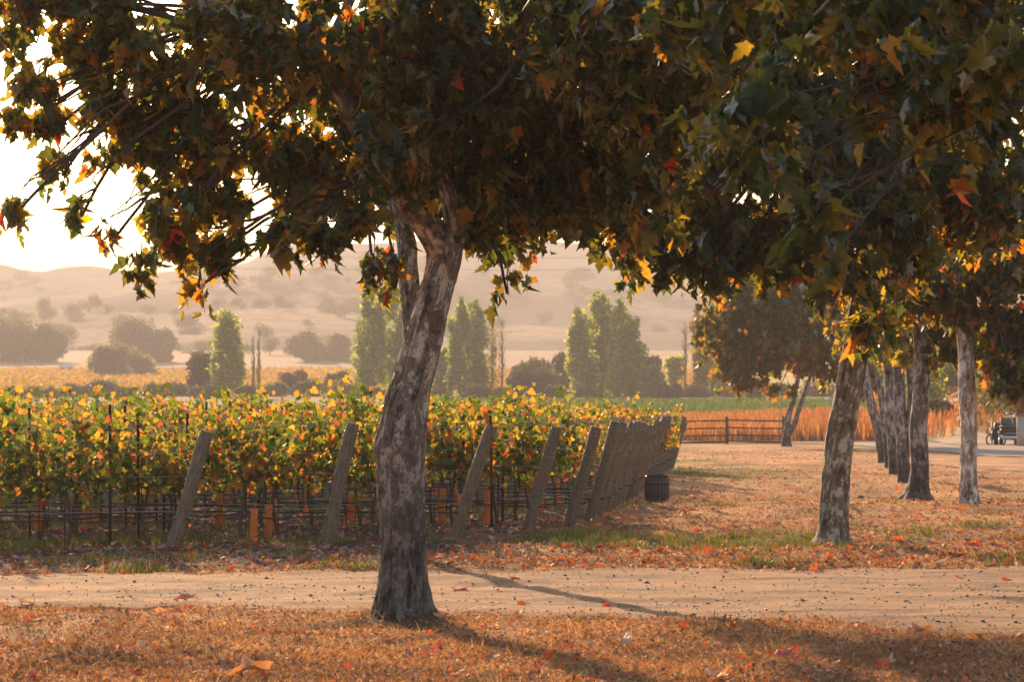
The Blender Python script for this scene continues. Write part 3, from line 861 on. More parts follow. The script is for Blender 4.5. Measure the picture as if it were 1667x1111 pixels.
t2rows = [(1354, 890, 56), (1355, 875, 50), (1357, 840, 48), (1361, 780, 47), (1366, 730, 47), (1371, 690, 46), (1380, 640, 43), (1388, 600, 42), (1396, 560, 42), (1404, 510, 44), (1415, 460, 46), (1424, 425, 44), (1436, 380, 40), (1460, 300, 34), (1480, 200, 28), (1500, 60, 20)]
sycamore('leaning sycamore on the leaf-strewn verge to the right of the last wooden posts', t2rows, 37.8,
  [B(1130, 300, 100, 90, 37.5, 1.3, 90, .8), B(1110, 400, 60, 30, 37.3, .6, 26, 1.1), B(1045, 440, 26, 14, 37, .3, 8, 1.6), B(1170, 400, 60, 40, 37.3, .6, 34, .6), B(1120, 440, 60, 16, 37, .4, 14, .8), B(1172, 465, 22, 14, 37, .3, 6, .8), B(1250, 400, 90, 70, 37.5, 1.0, 70, .8),
   B(1280, 250, 180, 120, 38, 2, 240, .7), B(1480, 250, 200, 130, 38.5, 2, 240, .8), B(1400, 370, 110, 60, 37, .9, 60, .9), B(1400, 540, 36, 16, 37, .35, 14, 1.7), B(1450, 420, 60, 45, 38.5, .8, 40, 1.2), B(1370, 450, 60, 40, 36.6, .5, 26, .7), B(1610, 330, 120, 90, 38, 1.4, 110, 1.2),
   B(1300, 60, 250, 120, 38, 2.2, 200, .8), B(1600, 60, 220, 140, 38, 2.2, 180, .8), B(1400, -200, 400, 180, 38, 3, 260, 1)],
  bark_material('tan_sycamore_bark', (.48, .41, .31), (.22, .16, .11), (.09, .058, .043), 10.0), .05,
  [[(1424, 425, 38), (1405, 380, 32), (1370, 320, 28), (1300, 240, 22), (1210, 160, 14)]], .2, False, 300, 21, 150, 48, center=PT(1380, 120, 38))

# near tree whose trunk stands outside the frame on the right; its boughs reach in
b = np.array([3.9, 16.5, 0.]); b[2] = gz(b[0], b[1])
rt = tree_root('sycamore_tree', b, 'nearest sycamore whose dark blurred boughs hang into the upper right corner', 'sycamore trees')
V, Q = bark_tube([(3.9, 16.5, -.05, .24), (3.92, 16.5, .6, .2), (3.85, 16.5, 1.6, .18), (3.7, 16.5, 2.6, .17), (3.4, 16.4, 3.5, .14), (2.9, 16.2, 4.4, .1)], 70, 36, b, .012, .015, .06, 31)
link('trunk', mesh_tris('trunk', V, Q, LEVEL[0], (BARK,), True), rt)
bl = [B(1540, 40, 190, 110, 16.8, .9, 60, .9), B(1340, 20, 190, 100, 17, .9, 60, .7), B(1130, 30, 140, 70, 17.5, .7, 34, .4), B(1620, 190, 110, 90, 16.5, .6, 30, 1.0), B(1440, 150, 110, 70, 16.5, .6, 26, 1.2), B(1560, 120, 120, 60, 16, .5, 26, 1),
      B(1290, 270, 80, 60, 15.5, .4, 9, .5), B(1340, 350, 60, 50, 15.5, .3, 8, .4), B(1350, 420, 40, 30, 15.5, .2, 4, .3), B(1240, 190, 90, 70, 15.5, .4, 16, .6),
      B(1500, -200, 300, 150, 17, 1.3, 90, 1), B(1900, 0, 200, 200, 17, 1.2, 60, 1)]
grow_crown(rt, b, np.array([4.2, 18.6, 4.3]), bl, .135, False, 300, limb_r=.009, per=8, center=np.array([3.2, 16.5, 4.2]), bmat=TWIG, sag=-.03)

PALEP = BARK_PALE
sycamore('pale blotched sycamore trunk standing nearest the side road on the right',
  [(1577, 826, 34), (1577, 812, 29), (1576, 770, 28), (1577, 700, 28), (1574, 640, 28), (1573, 580, 27), (1571, 540, 27), (1566, 500, 24), (1560, 440, 20), (1570, 340, 16)], 52.1,
  [B(1580, 430, 150, 90, 52, 2, 170, 1.5), B(1640, 560, 60, 50, 52, .9, 80, 1.4), B(1645, 615, 40, 30, 51, .5, 40, 1.2), B(1480, 470, 70, 50, 52, 1.2, 60, 1.2), B(1560, 300, 200, 110, 53, 3, 150, 1), B(1560, 500, 90, 30, 52, 1, 36, 1.2), B(1700, 450, 150, 130, 52, 2.4, 120, 1.4), B(1720, 600, 60, 60, 51, 1.4, 40, 1)],
  PALEP, .04, [[(1574, 560, 14), (1560, 530, 11), (1553, 512, 9), (1540, 470, 6)]], .2, True, 200, 41)
sycamore('dark grey sycamore trunk with a flared foot beside the pale blotched trunk',
  [(1492, 812, 48), (1494, 795, 34), (1497, 760, 31), (1495, 700, 29), (1499, 640, 27), (1500, 600, 22), (1497, 550, 20), (1490, 480, 18), (1480, 400, 14)], 57.4,
  [B(1490, 450, 100, 70, 57, 2, 110, 1.2), B(1440, 510, 70, 40, 57, 1.2, 54, 1.3), B(1540, 540, 60, 36, 58, 1.2, 60, 1.0), B(1535, 580, 40, 30, 58, 1.2, 46, 1.3), B(1610, 570, 50, 36, 59, 1.2, 46, 1.3), B(1480, 330, 160, 110, 58, 3, 120, 1)],
  BARK_GREY, .09, [], .2, True, 120, 51)
sycamore('twin-stemmed sycamore with a sunlit left edge behind the flared dark trunk',
  [(1474, 788, 26), (1472, 770, 21), (1468, 720, 19), (1465, 660, 19), (1463, 600, 18), (1462, 560, 16), (1455, 500, 12)], 67.5,
  [B(1460, 540, 60, 36, 67, 1.6, 60, 1.3), B(1470, 470, 110, 60, 68, 2, 90, 1), B(1476, 585, 30, 16, 66, .5, 14, 2.2)],
  BARK_GREY, .05, [[(1474, 745, 13), (1480, 690, 13), (1483, 640, 12), (1479, 590, 10), (1474, 540, 7)]], .2, True, 80, 61)
sycamore('grey sycamore trunk second from the left in the receding row of trunks',
  [(1458, 771, 24), (1456, 755, 19), (1452, 700, 18), (1449, 640, 18), (1446, 590, 16), (1440, 530, 12)], 77,
  [B(1440, 560, 60, 34, 77, 1.6, 60, 1.2), B(1430, 490, 90, 50, 78, 2.4, 80, 1)], BARK_GREY, .05, [], .2, True, 0, 71)
sycamore('thin grey sycamore trunk squeezed behind the leftmost trunk of the row',
  [(1447, 760, 12), (1445, 745, 10), (1440, 700, 9), (1434, 650, 9), (1429, 610, 8), (1424, 560, 6)], 86,
  [B(1425, 560, 40, 26, 86, 1.6, 40, 1.2)], BARK_GREY, .03, [], .2, True, 0, 76)
sycamore('left-leaning sycamore trunk at the left end of the receding row',
  [(1440, 753, 21), (1437, 740, 16), (1430, 705, 15), (1420, 665, 15), (1412, 630, 14), (1406, 590, 12), (1398, 540, 9)], 92,
  [B(1400, 560, 60, 34, 92, 2, 60, 1.2), B(1380, 500, 80, 50, 92, 2.6, 80, 1)], BARK_GREY, .05, [], .2, True, 0, 81)
Ds = GD(727)
sycamore('small round-crowned forked sycamore standing alone beside the rail fence',
  [(1280, 727, 16), (1280, 715, 13), (1281, 700, 12), (1283, 680, 10), (1288, 662, 9), (1293, 645, 8), (1300, 610, 7), (1310, 560, 6)], Ds,
  [B(1300, 560, 90, 70, Ds, 2.6, 420, 1.2), B(1225, 580, 60, 42, Ds, 1.8, 170, 1.2), B(1370, 570, 70, 54, Ds, 2, 200, 1), B(1250, 500, 80, 50, Ds, 2, 200, 1.4), B(1340, 480, 80, 50, Ds, 2, 200, 1.2), B(1190, 600, 24, 26, Ds - 1, .8, 20, 1.3), B(1220, 635, 30, 12, Ds - 1, .6, 16, 1), B(1400, 620, 50, 22, Ds, 1.2, 80, 1), B(1300, 430, 60, 22, Ds, 1.5, 80, 1.3), B(1265,640,20,8,Ds,.4,8,1), B(1170, 560, 40, 50, Ds, 1.4, 70, 1), B(1200, 500, 50, 50, Ds, 1.6, 90, 1.2)],
  BARK_GREY, .05, [[(1284, 708, 9), (1293, 690, 9), (1301, 665, 8), (1308, 645, 7), (1325, 600, 5), (1345, 560, 4)]], .31, True, 0, 91, 60, 20, pw=np.array([.12, .30, .40, .12, .05, .01, .01]))

# ------------------------------------------------------------------ vineyard
WOOD = simple_mat('weathered_wood', (.20, .145, .095), .85, .5, 7, .7, 0, .01, 'Object', (6, 6, 1))
WOOD_D = simple_mat('dark_fence_wood', (.10, .07, .05), .85, .3, 5)
STEEL = simple_mat('rusty_steel', (.045, .028, .022), .7, .4, 20, .3, .3)
WIRE = simple_mat('wire', (.35, .32, .29), .35, .2, 20, 0, .9)
HOSE = simple_mat('black_hose', (.02, .02, .022), .45, .3, 20, .1)
TUBE_M, nt = new_mat('orange_tube_plastic')
out = nt.nodes.new('ShaderNodeOutputMaterial'); d_ = nt.nodes.new('ShaderNodeBsdfDiffuse'); t_ = nt.nodes.new('ShaderNodeBsdfTranslucent')
tc = nt.nodes.new('ShaderNodeTexCoord'); n_1 = nt.nodes.new('ShaderNodeTexNoise'); n_1.inputs['Scale'].default_value = 9
nt.links.new(tc.outputs['Object'], n_1.inputs[0])
rp = ramp(nt, n_1.outputs[0], [(.3, (.85, .34, .10)), (.7, (.97, .46, .15))])
nt.links.new(rp.outputs[0], d_.inputs[0]); nt.links.new(rp.outputs[0], t_.inputs[0])
mx = nt.nodes.new('ShaderNodeMixShader'); mx.inputs[0].default_value = .55
nt.links.new(d_.outputs[0], mx.inputs[1]); nt.links.new(t_.outputs[0], mx.inputs[2]); nt.links.new(mx.outputs[0], out.inputs[0])
VWOOD = simple_mat('vine_wood', (.10, .065, .045), .95, .4, 25, .6)

ORD = ['first', 'second', 'third', 'fourth', 'fifth', 'sixth', 'seventh', 'eighth', 'ninth', 'tenth', 'eleventh', 'twelfth', 'thirteenth', 'fourteenth', 'fifteenth', 'sixteenth', 'seventeenth', 'eighteenth', 'nineteenth', 'twentieth', 'twenty-first', 'twenty-second', 'twenty-third', 'twenty-fourth', 'twenty-fifth', 'twenty-sixth', 'twenty-seventh', 'twenty-eighth']

def vine_proto(seed):
    r = np.random.default_rng(seed)
    rt = link('grapevine', None, cat='grapevine')
    mb = MB()
    top = .86
    z = np.linspace(-.02, top, 8)
    mb.tube(np.stack([.03 * np.sin(z * 7 + seed), .02 * np.cos(z * 6 + seed), z], -1), np.linspace(.026, .018, 8), 7, False)
    for s in (-1, 1):
        t = np.linspace(0, 1, 6)
        mb.tube(np.stack([s * t * .6, .02 * np.sin(t * 5), top - .05 + .05 * np.sin(t * 3)], -1), np.linspace(.017, .008, 6), 5, False)
    link('trunk', mb.mesh('trunk', VWOOD), rt)
    sb = MB(); sb.tube([(.04, .0, 0), (.04, 0, .75), (.045, 0, 1.25)], .006, 5)
    link('training_stake', sb.mesh('training_stake', STEEL), rt)
    cb = MB(); P_, TP = [], []
    nc = 17
    for k in range(nc):
        x0 = -.62 + 1.24 * (k + r.uniform(-.3, .3)) / (nc - 1)
        h = r.uniform(.35, .82) if r.random() > .12 else r.uniform(.9, 1.22)
        lean = r.uniform(-.25, .25); ly = r.uniform(-.22, .22)
        t = np.linspace(0, 1, 7)
        droop = (r.random() < .4) * .3
        pp = np.stack([x0 + lean * t, ly * t + .03 * np.sin(t * 6 + k), top + h * t - droop * t ** 3], -1)
        cb.tube(pp, np.linspace(.005, .002, 7), 3, False)
        m = int(44 * h / .8)
        tt = r.uniform(.0, 1, m)
        pos = np.stack([np.interp(tt, t, pp[:, q]) for q in range(3)], -1) + r.normal(size=(m, 3)) * [.07, .09, .05]
        P_.append(pos)
    # hanging shoots below the cordon
    for k in range(8):
        x0 = r.uniform(-.6, .6); m = r.integers(5, 14); t = np.linspace(0, 1, m)
        P_.append(np.stack([x0 + .05 * r.normal(size=m), .1 * r.normal(size=m), top + .1 - t * r.uniform(.2, .42)], -1))
    pos = np.vstack(P_); m = len(pos)
    tip = np.stack([r.normal(size=m) * .6, r.normal(size=m) * .6, -.7 + r.normal(size=m) * .4], -1)
    nr = np.stack([r.normal(size=m) * .6, r.normal(size=m) * .8, .5 + r.normal(size=m) * .4], -1)
    R = frames(tip, nr); sz = r.uniform(.045, .105, m)
    W = VIN_W.copy(); W[3:6] *= r.uniform(.4, 1.7)
    # patches of turned colour
    tn = pal(VIN_PAL, W, m)
    pf = fbm(pos[:, 0] * 3 + seed, pos[:, 2] * 3, seed, 2)
    hot = pf > .35
    W2 = VIN_W * np.array([.3, .4, 1, 2.2, 2.6, 1.8, 1]); tn[hot] = pal(VIN_PAL, W2, hot.sum())
    V, T, C = scatter_leaves(VINT, pos, R, sz, tn)
    link('foliage', mesh_tris('foliage', V, T, C, (VLEAF,)), rt, kind='stuff')
    link('cane', cb.mesh('cane', VWOOD), rt, kind='stuff')
    return rt, (pos, R, sz, tn)

protos = [vine_proto(100 + i) for i in range(9)]
used = [False] * len(protos)
tube_mb = MB()
hh = .44
tube_mb.lathe([(.045, 0), (.047, .01), (.046, hh), (.043, hh + .002), (.043, 0)], 14)
for zz in (.1, .24): tube_mb.lathe([(.048, zz), (.049, zz + .006), (.048, zz + .012)], 14)
tube_me = tube_mb.mesh('grow_tube', TUBE_M)
SP = 1.25
nv = nt_ = 0
hose_objs = 0
for k, (rd, rx) in enumerate(zip(ROWS_D, ROWS_X)):
    left = -(rd / F * 833.5) - 1.6
    if k == 0: left = -8.6
    x = rx - 1.0 if k else rx - 1.2
    i = 0
    while x > left:
        pi = random.randrange(len(protos))
        rt, data = protos[pi]
        if used[pi]: rt = copy_tree(protos[pi][0])
        used[pi] = True
        yy = rd + random.uniform(-.05, .05)
        rt.location = (x, yy, float(gz(x, yy)))
        rt.rotation_euler = (0, 0, math.pi * random.randrange(2) + random.uniform(-.05, .05)) if used[pi] else (0, 0, 0)
        s = random.uniform(.86, 1.03); 
        rt.scale = (1, 1, s)
        if k < 6:
            rt['label'] = f"grapevine in the {ORD[k]} row from the front, {ORD[i]} from its leaning post"
            rt['group'] = 'grapevines in the front rows'
        else:
            rt['label'] = f'grapevine in the crowded {ORD[k]} row from the front, {ORD[i]} from the packed posts'
            rt['group'] = 'grapevines in the far rows'
        rt['category'] = 'grapevine'
        if (k * 7 + i * 5) % 3 == 1 or random.random() < .25:
            tx = x + (.12 if k % 2 else -.08) + random.uniform(-.05, .05)
            g = link('grow_tube', tube_me, loc=(tx, yy - .05, float(gz(tx, yy)) - .005), rot=(random.uniform(-.04, .04), random.uniform(-.05, .05), random.uniform(0, 6)), scale=(1, 1, random.uniform(.95, 1.25)))
            g['category'] = 'grow tube'
            if k < 6:
                g['label'] = f"orange plastic grow tube in the {ORD[k]} row, by the {ORD[i]} vine from its post"
                g['group'] = 'orange grow tubes in the front rows'
            else:
                g['label'] = f'orange grow tube under the crowded {ORD[k]} row, by the {ORD[i]} vine from the posts'
                g['group'] = 'orange grow tubes in the far rows'
            nt_ += 1
        nv += 1; i += 1
        x -= SP + random.uniform(-.06, .06)
    # hose and wires
    xs_ = np.linspace(rx + .25, left - 2.5, 40)
    hz = .33 + .012 * np.sin(xs_ * 3.1 + k) + .008 * np.sin(xs_ * 7.7 + k * 2)
    h = MB(); h.tube(np.stack([xs_, rd - .05 + 0 * xs_, gz(xs_, xs_ * 0 + rd) * .5 + hz], -1), .011, 6, False)
    nm = ORD[k] if k < 6 else None
    o = link('drip_hose', h.mesh('drip_hose', HOSE), cat='hose')
    o['label'] = f'black drip hose strung low along the {nm} vine row' if nm else f'black drip hose strung low in the crowded {ORD[k]} vine row from the front'
    o['group'] = 'drip hoses in the front rows' if nm else 'drip hoses in the far rows'
    zs = (.43,.86, 1.12, 1.42)
    w = MB()
    for zz in zs:
        for dy in ((-.03, .03) if zz > 1 else (0,)):
            w.tube(np.stack([xs_, rd + dy + 0 * xs_, zz + .012 * np.sin(xs_ * 2 + zz * 9)], -1), .0022 if zz > .5 else .004, 4, False)
    o = link('trellis_wire', w.mesh('trellis_wire', WIRE), cat='wire')
    o['label'] = f'thin steel trellis wires running through the {nm} vine row' if nm else f'thin steel trellis wires in the crowded {ORD[k]} vine row from the front'
    o['group'] = 'trellis wires in the front rows' if nm else 'trellis wires in the far rows'
print('vines', nv, 'tubes', nt_)
# unused prototypes are removed
for (rt, _), u in zip(protos, used):
    if not u:
        for c in list(rt.children): bpy.data.objects.remove(c)
        bpy.data.objects.remove(rt)

for q, kk in enumerate((17, 20, 23)):
    rt = copy_tree(bpy.data.objects['grapevine'])
    xx_ = ROWS_X[kk] - .15; rt.location = (xx_, ROWS_D[kk] - .25, float(gz(xx_, ROWS_D[kk]))); rt.scale = (.8, 1, .92); rt.rotation_euler = (0, .12, .5 * q)
    rt['category'] = 'grapevine'; rt['group'] = 'grapevines spilling over the packed posts'
    rt['label'] = f'{["nearest", "middle", "farthest"][q]} of three grapevines spilling leafy shoots over the packed leaning posts'
# individual leaves on the nearest vines (parts of those vines)
near_v = sorted([o for o in bpy.data.objects if o.name.split('.')[0] == 'grapevine' and o.parent is None and o.location.y < 39.5 and abs(o.location.x) < 7], key=lambda o: o.location.y)
for o in near_v[:12]:
    for q in range(24):
        p = np.array([random.uniform(-.6, .6), -random.uniform(.1, .26), random.uniform(.75, 1.65)])
        lm = VIN_LEAF_MESH[random.randrange(len(VINT)) * len(VIN_PAL) + int(rng.choice(len(VIN_PAL), p=VIN_W / VIN_W.sum()))]
        R = frames(np.array([[random.gauss(0, .5), random.gauss(-.2, .4), -.8]]), np.array([[random.gauss(0, .4), -.8, .5]]))[0]
        lo_ = bpy.data.objects.new('leaf', lm)
        if abs(o.rotation_euler.z) > 1: p[1] = -p[1]; R = np.diag([1, -1, 1]) @ R @ np.diag([1, -1, 1])
        lo_.matrix_basis = Matrix.Translation(Vector(p.tolist())) @ Matrix(R.tolist()).to_4x4() @ Matrix.Scale(random.uniform(.07, .105), 4)
        lo_.parent = o; col.objects.link(lo_)

# leaning wooden end posts
def post_mesh(seed, L):
    n = 14; t = np.linspace(0, 1, n)
    r = .082 * (1 + .03 * np.sin(t * 9 + seed))
    r[-1] *= .93
    path = np.stack([.008 * np.sin(t * 5 + seed), .006 * np.cos(t * 4 + seed), t * L], -1)
    mb = MB(); mb.tube(path, r, 18)
    return mb.mesh('shaft', WOOD, True)
for k, (rd, rx) in enumerate(zip(ROWS_D, ROWS_X)):
    L = 1.52 * random.uniform(.96, 1.05)
    names = ['leftmost leaning wooden end post, bare grey and round, in the dark soil', 'leaning wooden end post just left of the large sycamore trunk', 'darkest leaning wooden end post just right of the large sycamore trunk',
             'leaning wooden end post standing fourth from the left, with a wire band', 'leaning wooden end post standing fifth from the left, before the packed row', 'leaning wooden end post at the front of the tightly packed row']
    rt = link('wooden_post', None, cat='post', loc=(rx, rd, float(gz(rx, rd)) - .08))
    rt['label'] = names[k] if k < 6 else ('last leaning wooden end post, standing apart beside the rail fence' if k == len(ROWS_D) - 1 else f'{ORD[k - 5]} leaning wooden end post counted back through the packed row left of the barrel')
    rt['group'] = 'leaning end posts' if (k < 6 or k == len(ROWS_D) - 1) else 'packed leaning end posts'
    lean = math.radians(random.uniform(13, 19)) if k else math.radians(17)
    rt.rotation_euler = (random.uniform(-.02, .02), lean, 0)
    link('shaft', post_mesh(k, L), rt)
    for zz in (L * .40, L * .73, L * .93):
        b_ = MB(); t = np.linspace(0, 2 * math.pi, 13)
        b_.tube(np.stack([.087 * np.cos(t), .087 * np.sin(t), zz + .012 * np.sin(t)], -1), .0035, 5, False)
        link('wire_band', b_.mesh('wire_band', WIRE), rt)

# steel stakes near the row ends and mid rows
def stake(x, y, h, label, group):
    m = MB(); m.box((0, 0, h / 2), (.035, .006, h)); m.box((0, .012, h / 2), (.006, .03, h))
    o = link('metal_stake', m.mesh('metal_stake', STEEL, False), loc=(x, y, float(gz(x, y)) - .02), rot=(random.uniform(-.015, .015), random.uniform(-.015, .015), random.uniform(-.4, .4)))
    o['label'] = label; o['category'] = 'stake'; o['group'] = group
stk = [(180, 895, 660, 'tallest dark steel stake at the left, nearest the road'), (227, 884, 668, 'dark steel stake just right of the tallest left stake'),
       (267, 874, 680, 'third dark steel stake from the left, left of the first leaning post'), (305, 868, 675, 'dark steel stake hidden behind the first leaning post'),
       (801, 868, 678, 'tall dark steel stake beside the orange tube right of the third leaning post'), (818, 855, 685, 'shorter dark steel stake behind the tall one right of the third post')]
for px, by, ty, lb in stk:
    d = GD(by); stake(GX(px, by), d, (by - ty) / F * d, lb, 'steel stakes at the row ends')
for k in range(6, 27, 2):
    for j, off in enumerate((6.5, 12.5)):
        x = ROWS_X[k] - off
        if x > -ROWS_D[k] * .18: stake(x, ROWS_D[k] + .03, 1.75, f'dark steel stake in the crowded {ORD[k]} vine row, {ORD[j]} from its end post', 'steel stakes in the far rows')
for k in (1, 2, 3, 4):
    stake(ROWS_X[k] - 5.4, ROWS_D[k] + .03, 1.7, f'dark steel stake within the {ORD[k]} vine row at the left', 'steel stakes in the front rows')

# ------------------------------------------------------------------ barrel
bd = GD(813); bx = GX(1069, 813)
rt = link('wine_barrel', None, label='old dark wooden barrel standing upright on the leaf litter beside the packed posts', cat='barrel', loc=(bx, bd, float(gz(bx, bd)) - .01))
hgt, rm_, re_ = .54, .235, .195
BW = simple_mat('barrel_wood', (.075, .055, .05), .7, .35, 14, .4, 0, .005, 'Object', (4, 4, 1))
BI = simple_mat('barrel_iron', (.05, .048, .05), .55, .3, 20, .2, .6)
def br(t): return re_ + (rm_ - re_) * math.sin(t * math.pi)
ns = 20
for s in range(ns):
    m = MB(); a0, a1 = (s + .03) / ns * 2 * math.pi, (s + .97) / ns * 2 * math.pi
    V, Q = [], []
    for i in range(9):
        t = i / 8; r = br(t)
        for (rr, aa) in ((r - .022, a0), (r, a0), (r, a1), (r - .022, a1)):
            V.append((rr * math.cos(aa), rr * math.sin(aa), t * hgt))
    for i in range(8):
        for j in range(4):
            Q.append((i * 4 + j, i * 4 + (j + 1) % 4, i * 4 + 4 + (j + 1) % 4, i * 4 + 4 + j))
    Q.append((0, 1, 2, 3)); Q.append((32, 35, 34, 33))
    m.add(V, Q); link('stave', m.mesh('stave', BW, False), rt)
for z0, z1 in ((.02, .055), (.15, .18), (.36, .39), (.485, .52)):
    m = MB(); m.lathe([(br(z0 / hgt) + .001, z0), (br(z0 / hgt) + .006, z0), (br(z1 / hgt) + .006, z1), (br(z1 / hgt) + .001, z1)], 32)
    link('hoop', m.mesh('hoop', BI), rt)
m = MB(); m.lathe([(.001, hgt - .03), (re_ - .02, hgt - .03), (re_ - .02, hgt - .045), (.001, hgt - .045)], 24); link('barrel_head', m.mesh('barrel_head', BW), rt)

# ------------------------------------------------------------------ rail fence
fd = GD(723)
rt = link('rail_fence', None, label='dark four-rail wooden fence across the end of the grass beyond the barrel', cat='fence', loc=(GX(1183, 723), fd, float(gz(GX(1183, 723), fd))))
for i, (dx, dy) in enumerate([(-2.47, 1.2), (0, 0), (2.5, .2)]):
    m = MB(); m.box((dx, dy, .57), (.13, .13, 1.2)); m.box((dx, dy, 1.185), (.10, .10, .04))
    link('post', m.mesh('post', WOOD_D, False), rt)
for i, z in enumerate((1.02, .69, .37, .09)):
    for (x0, y0), (x1, y1), dz0 in (((-2.6, 1.25), (0, 0), -.06), ((0, 0), (2.65, .2), 0.02)):
        m = MB(); m.tube([(x0, y0 - .09, z + dz0 * 1.4), ((x0 + x1) / 2, (y0 + y1) / 2 - .09, z + dz0 * .2 - .012), (x1, y1 - .09, z + (0 if x1 == 0 else -.02))], .038, 6)
        link('rail', m.mesh('rail', WOOD_D), rt)

# ------------------------------------------------------------------ things at the right edge
def gp(px, py, D): 
    p = PT(px, py, D); p[2] = float(gz(p[0], p[1])); return p
SILV = simple_mat('silver_metal', (.55, .55, .55), .35, .15, 10, .1, .8)
DARKM = simple_mat('dark_machine', (.03, .03, .032), .6, .4, 8, .3)
RUB = simple_mat('rubber', (.02, .02, .02), .9, .2, 8)
PALEW = simple_mat('pale_post', (.42, .36, .28), .8, .2, 6, .3)
Dm = 128.0
p0 = gp(1645, 722, Dm)
rt = link('utility_cart', None, label='dark utility cart with a silver bumper parked beside the pale post', cat='cart', loc=tuple(p0))
m = MB(); m.box((0, .6, .42), (.92, 1.9, .34)); m.box((0, -.2, .66), (.9, .5, .1)); m.box((.0, 1.2, .75), (.9, .7, .3)); link('body', m.mesh('body', DARKM, False), rt)
m = MB(); m.tube([(-.46, -.36, .36), (-.3, -.42, .34), (.3, -.42, .34), (.46, -.36, .36)], .09, 10); m.box((0,-.4,.52),(.7,.03,.03)); link('bumper', m.mesh('bumper', SILV), rt)
m = MB(); m.box((0, -.1, .80), (.92, .6, .05)); link('shelf', m.mesh('shelf', simple_mat('shelf_wood', (.12, .10, .08), .8, .2, 6), False), rt)
m = MB(); m.box((0, .45, .95), (.7, .12, .42)); m.box((0, .3, .8), (.7, .45, .1)); link('seat', m.mesh('seat', simple_mat('seat_vinyl', (.10, .09, .085), .6, .1, 6), False), rt)
for sx_ in (-1, 1):
    for sy in (-.1, 1.3):
        m = MB(); m.tube([(sx_ * .36, sy, .22), (sx_ * .50, sy, .22)], .22, 16); w_ = link('wheel', m.mesh('wheel', RUB), rt)
        m = MB(); m.tube([(sx_ * .495, sy, .22), (sx_ * .51, sy, .22)], .11, 12); link('rim', m.mesh('rim', SILV), w_)
m = MB(); m.tube([(.1, .0, .8), (.08, .1, 1.1), (.0, .15, 1.3)], .018, 6); t = np.linspace(0, 2 * math.pi, 15); m.tube(np.stack([.16 * np.cos(t), .12 + .05 * np.sin(t), 1.28 + .13 * np.sin(t)], -1), .014, 6, False)
link('steering_wheel', m.mesh('steering_wheel', SILV), rt)
p0 = gp(1621, 720, Dm + 1)
rt = link('machine', None, label='jumble of black pipes and wheels standing left of the utility cart', cat='machine', loc=tuple(p0))
m = MB(); m.box((0, 0, .45), (.36, .7, .4)); m.box((.05, .1, .8), (.2, .4, .3)); link('engine', m.mesh('engine', DARKM, False), rt)
m = MB()
for q in range(9):
    x0 = random.uniform(-.35, .3); m.tube([(x0, -.3, random.uniform(.05, .3)), (x0 + random.uniform(-.2, .2), 0, random.uniform(.4, .7)), (x0 + random.uniform(-.2, .3), .3, random.uniform(.6, 1.05))], .025, 6)
link('frame', m.mesh('frame', DARKM), rt)
for (x0, z0, r0) in ((-.22, .24, .24), (.12, .22, .22)):
    m = MB(); t = np.linspace(0, 2 * math.pi, 19); m.tube(np.stack([x0 + r0 * np.cos(t), -.35 + 0 * t, z0 + r0 * np.sin(t)], -1), .035, 6, False); link('wheel', m.mesh('wheel', RUB), rt)
p0 = gp(1661, 724, Dm - 3)
rt = link('pale_post', None, label='thick pale post standing at the right edge in front of the cart', cat='post', loc=tuple(p0))
m = MB(); m.tube([(0, 0, -.05), (0, 0, .6), (0, 0, 1.28)], .16, 16); link('shaft', m.mesh('shaft', PALEW), rt)
m = MB(); m.box((0, 0, 1.3), (.42, .42, .05)); link('cap', m.mesh('cap', WOOD, False), rt)
# round dark stone on the verge
def stone_mesh(r, seed, mat):
    n, s = 9, 14; ph = np.linspace(0, math.pi, n); th = np.arange(s) / s * 2 * math.pi
    P2, T2 = np.meshgrid(ph, th, indexing='ij')
    V = np.stack([np.sin(P2) * np.cos(T2), np.sin(P2) * np.sin(T2) * .8, np.cos(P2) * .62], -1)
    V = V * (1 + .12 * fbm(V[..., 0] * 1.5 + seed, V[..., 1] * 1.5, V[..., 2] * 1.5, 3))[..., None] * r
    i = np.arange(n - 1)[:, None] * s; j = np.arange(s)[None]; k = (j + 1) % s
    return mesh_tris('stone', V.reshape(-1, 3), np.stack([i + j, i + s + j, i + s + k, i + k], -1).reshape(-1, 4), None, (mat,), True)
STONE = simple_mat('stone', (.09, .08, .085), .8, .3, 12, .4)
sd_ = GD(804); sx2 = GX(1401, 804)
link('stone', stone_mesh(.07, 3, STONE), loc=(sx2, sd_, float(gz(sx2, sd_)) + .03), label='smooth dark round stone on the leaf litter right of the leaning sycamore', cat='stone')

# ------------------------------------------------------------------ background trees
def clump_mesh(name, shape_fn, n, size, palette, W, seed, lay=0.3):
    r = np.random.default_rng(seed)
    pos, nr = shape_fn(r, n)
    tip = r.normal(size=(n, 3)); R = frames(tip, nr + r.normal(size=(n, 3)) * .5)
    sz = size * r.uniform(.5, 1.3, n)
    c = palette[r.choice(len(palette), n, p=W / W.sum())] * (1 + r.uniform(-.25, .25, (n, 1)))
    tv = np.array([[0, 0, 0], [.35, .33, .05], [1, 0, -.12], [.45, -.3, .04]]); tt = np.array([[0, 1, 2], [0, 2, 3]])
    V = np.einsum('nij,vj->nvi', R, tv) * sz[:, None, None] + pos[:, None]
    T = tt[None] + (np.arange(n) * 4)[:, None, None]
    return mesh_tris(name, V.reshape(-1, 3), T.reshape(-1, 3), np.repeat(c, 4, axis=0), (FARLEAF,))

